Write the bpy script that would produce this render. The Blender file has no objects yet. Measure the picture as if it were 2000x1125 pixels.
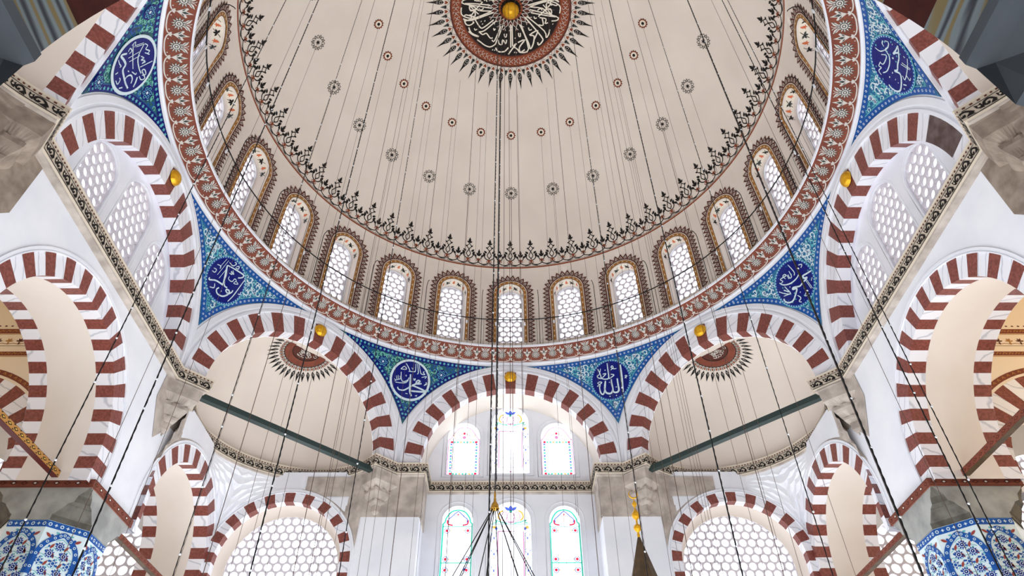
import bpy, math, random
from mathutils import Vector, Matrix
random.seed(7)
S=bpy.context.scene; COL=S.collection
pi=math.pi; D=pi/180
sin=math.sin; cos=math.cos; sqrt=math.sqrt
def lin(c): return tuple(((x/255)/12.92 if x/255<=.04045 else ((x/255+.055)/1.055)**2.4) for x in c)+(1,)
# ---------------- camera ----------------
cd=bpy.data.cameras.new('camera'); cam=bpy.data.objects.new('camera',cd); COL.objects.link(cam)
cd.sensor_width=36; cd.lens=1339.25/2000*36; cd.clip_end=500; cd.clip_start=.05
_R=Vector((0.9999662,-0.00643189,-0.00512081)); _U=Vector((-6.75536e-04,-0.685035,0.7285098)); _F=Vector((0.00819363,0.72848169,0.68501627))
cam.matrix_world=Matrix(((_R.x,_U.x,-_F.x,-0.1313),(_R.y,_U.y,-_F.y,-9.9524),(_R.z,_U.z,-_F.z,1.6),(0,0,0,1)))
S.camera=cam
# ---------------- world and light ----------------
W=bpy.data.worlds.new('sky'); S.world=W; W.use_nodes=True
_n=W.node_tree; _b=_n.nodes['Background']
_tc=_n.nodes.new('ShaderNodeTexCoord'); _sx=_n.nodes.new('ShaderNodeSeparateXYZ'); _mr=_n.nodes.new('ShaderNodeMapRange'); _cr=_n.nodes.new('ShaderNodeValToRGB')
_n.links.new(_tc.outputs['Generated'],_sx.inputs[0]); _n.links.new(_sx.outputs['Z'],_mr.inputs['Value']); _mr.inputs['From Min'].default_value=-1; _mr.inputs['From Max'].default_value=1
_n.links.new(_mr.outputs[0],_cr.inputs[0]); _n.links.new(_cr.outputs[0],_b.inputs['Color'])
_cr.color_ramp.elements[0].position=0; _cr.color_ramp.elements[0].color=(.90,.895,.89,1)     # near-neutral fill light from below; the hall floor is left open
_cr.color_ramp.elements[1].position=.56; _cr.color_ramp.elements[1].color=(.92,.97,1.08,1)   # bright overcast sky
_b.inputs['Strength'].default_value=3.0
S.view_settings.view_transform='Standard'; S.view_settings.look='None'; S.view_settings.gamma=1; S.view_settings.exposure=0.0
S.view_settings.use_curve_mapping=False
# ---------------- materials ----------------
def mat(name,rgb,rough=.6,spec=.3,metal=0,noise=None,col2=None,scale=4,detail=4,bump=0,transp=0):
    m=bpy.data.materials.new(name); m.use_nodes=True; t=m.node_tree; b=t.nodes['Principled BSDF']
    b.inputs['Base Color'].default_value=lin(rgb); b.inputs['Roughness'].default_value=rough; b.inputs['Metallic'].default_value=metal
    b.inputs['Specular IOR Level'].default_value=spec
    if col2 or bump:
        tc=t.nodes.new('ShaderNodeTexCoord'); nz=t.nodes.new('ShaderNodeTexNoise'); nz.inputs['Scale'].default_value=scale; nz.inputs['Detail'].default_value=detail
        t.links.new(tc.outputs['Object'],nz.inputs['Vector'])
        if col2:
            r=t.nodes.new('ShaderNodeValToRGB'); r.color_ramp.elements[0].position=.35; r.color_ramp.elements[1].position=.65
            r.color_ramp.elements[0].color=lin(rgb); r.color_ramp.elements[1].color=lin(col2)
            t.links.new(nz.outputs['Fac'],r.inputs[0]); t.links.new(r.outputs[0],b.inputs['Base Color'])
        if bump:
            bp=t.nodes.new('ShaderNodeBump'); bp.inputs['Strength'].default_value=bump; bp.inputs['Distance'].default_value=.02
            t.links.new(nz.outputs['Fac'],bp.inputs['Height']); t.links.new(bp.outputs[0],b.inputs['Normal'])
    return m
def marble(name,base,vein,scale=1.2,dist=6,thr=.12,rot=(0,0,0)):
    m=mat(name,base,.35,.4); t=m.node_tree; b=t.nodes['Principled BSDF']
    tc=t.nodes.new('ShaderNodeTexCoord'); mp=t.nodes.new('ShaderNodeMapping'); mp.inputs['Rotation'].default_value=rot
    wv=t.nodes.new('ShaderNodeTexWave'); wv.inputs['Scale'].default_value=scale; wv.inputs['Distortion'].default_value=dist; wv.inputs['Detail'].default_value=3; wv.inputs['Detail Scale'].default_value=.8
    wv.bands_direction='DIAGONAL'
    r=t.nodes.new('ShaderNodeValToRGB'); e=r.color_ramp.elements; e[0].position=0; e[0].color=lin(vein); e[1].position=thr; e[1].color=lin(base)
    t.links.new(tc.outputs['Object'],mp.inputs[0]); t.links.new(mp.outputs[0],wv.inputs['Vector']); t.links.new(wv.outputs['Fac'],r.inputs[0]); t.links.new(r.outputs[0],b.inputs['Base Color'])
    return m
PL=mat('white_plaster',(238,240,245),.7,.2,col2=(228,231,238),scale=1.1)
CREAM=mat('cream_dome_plaster',(228,218,207),.7,.2,col2=(221,210,199),scale=.7)
CREAM2=mat('pale_plaster',(232,224,216),.7,.2,col2=(225,216,206),scale=.8)
LAT=mat('lattice_plaster',(214,210,217),.7,.2)  # greyer than the walls, to carry the lattice's backlit shade
DMG=mat('weathered_dark_stone',(112,98,96),.6,.2,col2=(84,66,64),scale=5,detail=8)
WARM=mat('warm_gallery_plaster',(236,222,200),.7,.2)
RED=mat('red_porphyry_stone',(142,80,70),.45,.35,col2=(112,58,50),scale=22,detail=5)
MARB=marble('veined_white_marble',(236,237,243),(198,202,212),2.0,5,.07,(.3,.5,.2))
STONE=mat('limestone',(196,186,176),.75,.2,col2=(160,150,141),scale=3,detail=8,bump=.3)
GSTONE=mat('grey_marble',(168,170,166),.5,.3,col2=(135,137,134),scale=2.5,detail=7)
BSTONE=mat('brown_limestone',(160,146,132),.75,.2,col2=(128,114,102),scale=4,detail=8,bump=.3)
BLK=mat('black_paint',(34,31,30),.7,.15)
DKG=mat('dark_grey_green_paint',(66,72,70),.7,.15)
RUST=mat('rust_red_paint',(140,72,46),.7,.15)
BROWN=mat('brown_paint',(92,52,44),.7,.15)
BAND=mat('red_brown_band_paint',(132,72,54),.6,.2,col2=(118,62,48),scale=3)
LGREY=mat('light_ornament_paint',(206,200,192),.6,.2)
GOLDP=mat('ochre_gold_paint',(176,126,62),.6,.3)
ORANGE=mat('orange_paint',(208,110,70),.6,.2)
IVORY=mat('ivory_paint',(232,224,208),.6,.2)
WP=mat('white_paint',(240,238,235),.6,.2)
GOLD=mat('gilded_metal',(238,184,40),.3,.5,.55,col2=(224,160,16),scale=14,bump=.4)
BRASS=mat('brass',(196,150,60),.25,.5,.9)
IRON=mat('black_iron',(22,22,24),.5,.4,.3)
WIRE=mat('brown_wire',(92,72,62),.6,.3)
GREEN=mat('green_painted_timber',(40,58,56),.4,.4)
WOOD=mat('dark_wood',(92,72,48),.55,.3,col2=(70,56,40),scale=6)
BEAD=mat('glass_bead',(235,240,245),.1,.6)
def tilemat(name,dark,mid,light,scale=9):
    m=mat(name,dark,.14,.28); t=m.node_tree; b=t.nodes['Principled BSDF']
    tc=t.nodes.new('ShaderNodeTexCoord'); nz=t.nodes.new('ShaderNodeTexNoise'); nz.inputs['Scale'].default_value=scale; nz.inputs['Detail'].default_value=2; nz.inputs['Distortion'].default_value=1.5
    t.links.new(tc.outputs['Object'],nz.inputs['Vector'])
    r=t.nodes.new('ShaderNodeValToRGB'); e=r.color_ramp.elements; e[0].position=.42; e[0].color=lin(dark); e[1].position=.62; e[1].color=lin(mid)
    x=e.new(.5); x.color=lin(mid); x2=e.new(.56); x2.color=lin(dark); e[len(e)-1].color=lin(mid)
    t.links.new(nz.outputs['Fac'],r.inputs[0]); t.links.new(r.outputs[0],b.inputs['Base Color'])
    # slight unevenness between neighbouring tiles, as glazed tiles have
    vo=t.nodes.new('ShaderNodeTexVoronoi'); vo.inputs['Scale'].default_value=3.2; vo.feature='F1'
    bp=t.nodes.new('ShaderNodeBump'); bp.inputs['Strength'].default_value=.25; bp.inputs['Distance'].default_value=.05
    t.links.new(tc.outputs['Object'],vo.inputs['Vector']); t.links.new(vo.outputs['Color'],bp.inputs['Height']); t.links.new(bp.outputs[0],b.inputs['Normal'])
    return m
T_GRN=tilemat('blue_green_tile_ground',(34,62,104),(36,110,100),(0,0,0))
T_BLU=tilemat('blue_tile_ground',(30,88,138),(48,120,160),(0,0,0))
T_NAVY=mat('navy_tile_glaze',(10,22,112),.12,.22)
T_NAVY2=mat('cobalt_tile_glaze',(24,56,150),.12,.22)
T_WHT=mat('white_tile_glaze',(206,226,232),.15,.22)
T_TUR=mat('turquoise_tile_glaze',(96,180,190),.15,.22)
T_GRE=mat('green_tile_glaze',(110,190,170),.15,.22)
T_BG=mat('pale_blue_white_tile_glaze',(214,232,236),.15,.22)
T_B2=mat('blue_tile_glaze',(28,84,160),.15,.22)
T_RED=mat('tomato_red_tile_glaze',(150,66,60),.2,.22)
def glass(name,rgb,a=1.0):
    m=bpy.data.materials.new(name); m.use_nodes=True; t=m.node_tree; t.nodes.remove(t.nodes['Principled BSDF'])
    tr=t.nodes.new('ShaderNodeBsdfTransparent'); tr.inputs[0].default_value=lin(rgb); gl=t.nodes.new('ShaderNodeBsdfGlossy'); gl.inputs['Roughness'].default_value=.1
    mx=t.nodes.new('ShaderNodeMixShader'); mx.inputs[0].default_value=.03
    t.links.new(tr.outputs[0],mx.inputs[1]); t.links.new(gl.outputs[0],mx.inputs[2]); t.links.new(mx.outputs[0],t.nodes['Material Output'].inputs[0])
    return m
G_CLR=glass('clear_glass',(255,255,255)); G_BLU=glass('blue_glass',(60,80,165)); G_GRN=glass('turquoise_glass',(45,150,125)); G_RED=glass('red_glass',(165,30,55)); G_YEL=glass('amber_glass',(185,140,60)); G_PNK=glass('mauve_glass',(155,100,130))
# ---------------- object helpers ----------------
def tag(o,label=None,cat=None,group=None,kind=None):
    if label: o['label']=label
    if cat: o['category']=cat
    if group: o['group']=group
    if kind: o['kind']=kind
    return o
def empty(name,loc=(0,0,0),rz=0):
    o=bpy.data.objects.new(name,None); COL.objects.link(o); o.location=loc; o.rotation_euler=(0,0,rz); o.empty_display_size=.1; return o
class MB:
    def __init__(s): s.v=[]; s.f=[]; s.m=[]; s.mats=[]; s.sm=[]
    def mi(s,m):
        if m not in s.mats: s.mats.append(m)
        return s.mats.index(m)
    def vert(s,p): s.v.append(tuple(p)); return len(s.v)-1
    def face(s,idx,m,smooth=False): s.f.append(tuple(idx)); s.m.append(s.mi(m)); s.sm.append(smooth)
    def poly(s,pts,m,smooth=False): s.face([s.vert(p) for p in pts],m,smooth)
    def grid(s,rows,m,smooth=True,close=False):
        # rows: list of lists of points; m may be callable (i,j)
        idx=[[s.vert(p) for p in r] for r in rows]
        for i in range(len(rows)-1):
            n=len(rows[i]); 
            for j in range(n if close else n-1):
                k=(j+1)%n; s.face((idx[i][j],idx[i][k],idx[i+1][k],idx[i+1][j]),m(i,j) if callable(m) else m,smooth)
    def box(s,x0,x1,y0,y1,z0,z1,m,T=None):
        c=[(x,y,z) for z in (z0,z1) for y in (y0,y1) for x in (x0,x1)]
        if T: c=[T(*p) for p in c]
        i=[s.vert(p) for p in c]
        for f in ((0,2,3,1),(4,5,7,6),(0,1,5,4),(2,6,7,3),(0,4,6,2),(1,3,7,5)): s.face([i[k] for k in f],m)
    def tube(s,pts,r,m,n=6,closed=False,caps=True):
        pts=[Vector(p) for p in pts]; rows=[]; N=len(pts); up=None
        for i,p in enumerate(pts):
            a=pts[(i-1)%N] if (closed or i>0) else p; b=pts[(i+1)%N] if (closed or i<N-1) else p
            t=(b-a).normalized(); 
            if up is None: up=Vector((0,0,1)) if abs(t.z)<.9 else Vector((1,0,0))
            x=t.cross(up).normalized(); y=x.cross(t).normalized(); up=y
            rr=r[i] if isinstance(r,(list,tuple)) else r
            rows.append([p+x*rr*cos(2*pi*k/n)+y*rr*sin(2*pi*k/n) for k in range(n)])
        if closed: rows.append(rows[0])
        base=len(s.v); s.grid(rows,m,True,True)
        if caps and not closed:
            s.face([base+k for k in range(n)][::-1],m); s.face([base+(N-1)*n+k for k in range(n)],m)
    def lathe(s,prof,m,n=16,c=(0,0,0)):
        s.grid([[(c[0]+r*cos(2*pi*k/n),c[1]+r*sin(2*pi*k/n),c[2]+z) for k in range(n)] for r,z in prof],m,True,True)
    def build(s,name,parent=None,label=None,loc=None,rz=None):
        me=bpy.data.meshes.new(name); v=s.v
        if loc is not None:
            v=[(a-loc[0],b-loc[1],c-loc[2]) for a,b,c in v]
        me.from_pydata(v,[],s.f)
        for m in s.mats: me.materials.append(m)
        me.polygons.foreach_set('material_index',s.m); me.polygons.foreach_set('use_smooth',s.sm); me.update()
        o=bpy.data.objects.new(name,me); COL.objects.link(o)
        if parent: o.parent=parent
        if loc is not None: o.location=loc
        if label: o['label']=label
        return o
def cat(pts,n=4):
    if len(pts)<3: return [tuple(p) for p in pts]
    P=[pts[0]]+list(pts)+[pts[-1]]; out=[]
    for i in range(1,len(P)-2):
        a,b,c,d=P[i-1],P[i],P[i+1],P[i+2]
        for k in range(n):
            t=k/n; t2=t*t; t3=t2*t
            out.append(tuple(.5*(2*b[j]+(c[j]-a[j])*t+(2*a[j]-5*b[j]+4*c[j]-d[j])*t2+(3*b[j]-a[j]-3*c[j]+d[j])*t3) for j in (0,1)))
    out.append(tuple(pts[-1])); return out
class Pat:
    'flat painted or inlaid ornament laid out in a surface coordinate system f(u,v,h)'
    def __init__(s,f,eps=.004,mb=None): s.f=f; s.e=eps; s.mb=mb or MB()
    def stroke(s,pts,w,m,lay=1,n=4,taper=0,closed=False):
        p=cat(pts,n) if n>1 else [tuple(q) for q in pts]
        if closed: p=p+[p[0]] if p[0]!=p[-1] else p
        L=len(p); a=[];
        for i in range(L):
            x0=p[max(i-1,0)]; x1=p[min(i+1,L-1)]; dx=x1[0]-x0[0]; dy=x1[1]-x0[1]; l=sqrt(dx*dx+dy*dy) or 1
            ww=w/2*(1-taper*abs(2*i/(L-1)-1)) if taper>=0 else w/2*(1+taper*i/(L-1))
            nx=-dy/l*ww; ny=dx/l*ww
            a.append((s.mb.vert(s.f(p[i][0]+nx,p[i][1]+ny,s.e*lay)),s.mb.vert(s.f(p[i][0]-nx,p[i][1]-ny,s.e*lay))))
        for i in range(L-1): s.mb.face((a[i][1],a[i+1][1],a[i+1][0],a[i][0]),m)
    def fill(s,pts,m,lay=1):
        s.mb.poly([s.f(x,y,s.e*lay) for x,y in pts],m)
    def disc(s,x,y,r,m,lay=1,n=10,ry=None,rot=0):
        ry=ry or r
        if r>.2:
            k=4; R=[[s.mb.vert(s.f(x+r*(j+1)/k*cos(2*pi*i/n),y+r*(j+1)/k*sin(2*pi*i/n),s.e*lay)) for i in range(n)] for j in range(k)]; c=s.mb.vert(s.f(x,y,s.e*lay))
            for i in range(n):
                l=(i+1)%n; s.mb.face((c,R[0][i],R[0][l]),m)
                for j in range(k-1): s.mb.face((R[j][i],R[j+1][i],R[j+1][l],R[j][l]),m)
            return
        s.fill([(x+r*cos(2*pi*k/n+rot),y+ry*sin(2*pi*k/n+rot)) for k in range(n)],m,lay)
    def ring(s,x,y,r,w,m,lay=1,n=20):
        a=[(x+r*cos(2*pi*k/n),y+r*sin(2*pi*k/n)) for k in range(n)]+[(x+r,y)]; s.stroke(a,w,m,lay,1)
    def star(s,x,y,r0,r1,k,m,lay=1,rot=0):
        # fan of petals
        c=s.mb.vert(s.f(x,y,s.e*lay)); q=[s.mb.vert(s.f(x+(r1 if i%2==0 else r0)*cos(pi*i/k+rot),y+(r1 if i%2==0 else r0)*sin(pi*i/k+rot),s.e*lay)) for i in range(2*k)]
        for i in range(2*k): s.mb.face((c,q[i],q[(i+1)%(2*k)]),m)
    def leaf(s,x,y,a,l,w,m,lay=1):
        ca,sa=cos(a),sin(a); o=[(0,0),(.25,.4),(.55,.5),(1,0),(.55,-.5),(.25,-.4)]
        s.fill([(x+ca*u*l-sa*v*w,y+sa*u*l+ca*v*w) for u,v in o],m,lay)
class Sub(Pat):
    'a Pat whose local coordinates are moved, turned, scaled (and optionally mirrored)'
    def __init__(s,P,x,y,a=0,k=1,mir=False):
        g=P.f; ca,sa=cos(a),sin(a); q=-1 if mir else 1
        s.f=lambda u,v,h:g(x+k*(q*u*ca-v*sa),y+k*(q*u*sa+v*ca),h); s.e=P.e; s.mb=P.mb
def frame(a,A=0):
    'plane facing the centre at azimuth a degrees (0 = towards the far wall): f(u,d,z), d outward past apothem A'
    N=Vector((sin(a*D),cos(a*D),0)); T=Vector((cos(a*D),-sin(a*D),0))
    return lambda u,d,z:(T.x*u+N.x*(A+d),T.y*u+N.y*(A+d),z)
def clip(P,a,b,c):
    'keep a*x+b*y<=c'
    out=[]
    for i in range(len(P)):
        p=P[i]; q=P[(i+1)%len(P)]; dp=a*p[0]+b*p[1]-c; dq=a*q[0]+b*q[1]-c
        if dp<=0: out.append(p)
        if (dp<0<dq) or (dq<0<dp): t=dp/(dp-dq); out.append((p[0]+t*(q[0]-p[0]),p[1]+t*(q[1]-p[1])))
    return out
def clipc(P,Q):
    'clip polygon P by convex counterclockwise polygon Q'
    for i in range(len(Q)):
        p=Q[i]; q=Q[(i+1)%len(Q)]; a=q[1]-p[1]; b=-(q[0]-p[0]); P=clip(P,a,b,a*p[0]+b*p[1])
        if len(P)<3: return []
    return P
def area(P): return .5*sum(P[i][0]*P[(i+1)%len(P)][1]-P[(i+1)%len(P)][0]*P[i][1] for i in range(len(P)))
def ray2(P,c,t):
    dx,dy=cos(t),sin(t); best=None
    for i in range(len(P)):
        p=P[i]; q=P[(i+1)%len(P)]; ex,ey=q[0]-p[0],q[1]-p[1]; den=dx*ey-dy*ex
        if abs(den)<1e-12: continue
        s=((p[0]-c[0])*ey-(p[1]-c[1])*ex)/den; k=((p[0]-c[0])*dy-(p[1]-c[1])*dx)/den
        if s>-1e-9 and -1e-6<=k<=1+1e-6: best=s if best is None else max(best,s)
    best=best or 0
    return (c[0]+dx*best,c[1]+dy*best)
def grille(mb,out,f,m,pitch,r,th,row=.866,nh=14,ecc=1.0,border=.03):
    'pierced plaster lattice inside convex outline out (ccw), f(u,d,v)'
    xs=[p[0] for p in out]; ys=[p[1] for p in out]; cx=(min(xs)+max(xs))/2
    dy=pitch*row; y=min(ys)-dy; j=0
    cc=(sum(xs)/len(xs),sum(ys)/len(ys)); W_=max(xs)-min(xs); H_=max(ys)-min(ys)
    inn=[(cc[0]+(p[0]-cc[0])*(1-2*border/W_),cc[1]+(p[1]-cc[1])*(1-2*border/H_)) for p in out]
    while y<max(ys)+dy:
        n=int(W_/pitch/2)+2
        for i in range(-n,n+1):
            x=cx+(i+(.5 if j%2 else 0))*pitch
            hx=[(x+pitch/sqrt(3)*cos(pi/6+k*pi/3),y+pitch/sqrt(3)*sin(pi/6+k*pi/3)*row/.866) for k in range(6)]
            P=clipc(hx,out)
            if len(P)<3 or area(P)<1e-5: continue
            H=clipc([(x+r*cos(2*pi*k/nh),y+r*ecc*sin(2*pi*k/nh)) for k in range(nh)],inn)
            if len(H)<3 or area(H)<.12*pi*r*r:
                mb.poly([f(a,0,b) for a,b in P],m); mb.poly([f(a,th,b) for a,b in reversed(P)],m); continue
            c=(sum(p[0] for p in H)/len(H),sum(p[1] for p in H)/len(H))
            an=sorted(set(round(math.atan2(p[1]-c[1],p[0]-c[0]),5) for p in P+H))
            A=[mb.vert(f(*((lambda q:(q[0],0,q[1]))(ray2(P,c,t))))) for t in an]; B=[]; C=[];A2=[]
            for t in an:
                q=ray2(H,c,t); B.append(mb.vert(f(q[0],0,q[1]))); C.append(mb.vert(f(q[0],th,q[1])))
            for k in range(len(an)):
                l=(k+1)%len(an); mb.face((A[k],A[l],B[l],B[k]),m); mb.face((B[k],B[l],C[l],C[k]),m)
        y+=dy; j+=1
def archpoly(w,z0,zs,rise=None,n=14,cx=0):
    'ccw outline of an arched opening half width w, sill z0, spring zs'
    rise=rise or w
    return [(cx-w,z0),(cx+w,z0)]+[(cx+w*cos(pi*k/n),zs+rise*sin(pi*k/n)) for k in range(n+1)]
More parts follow.
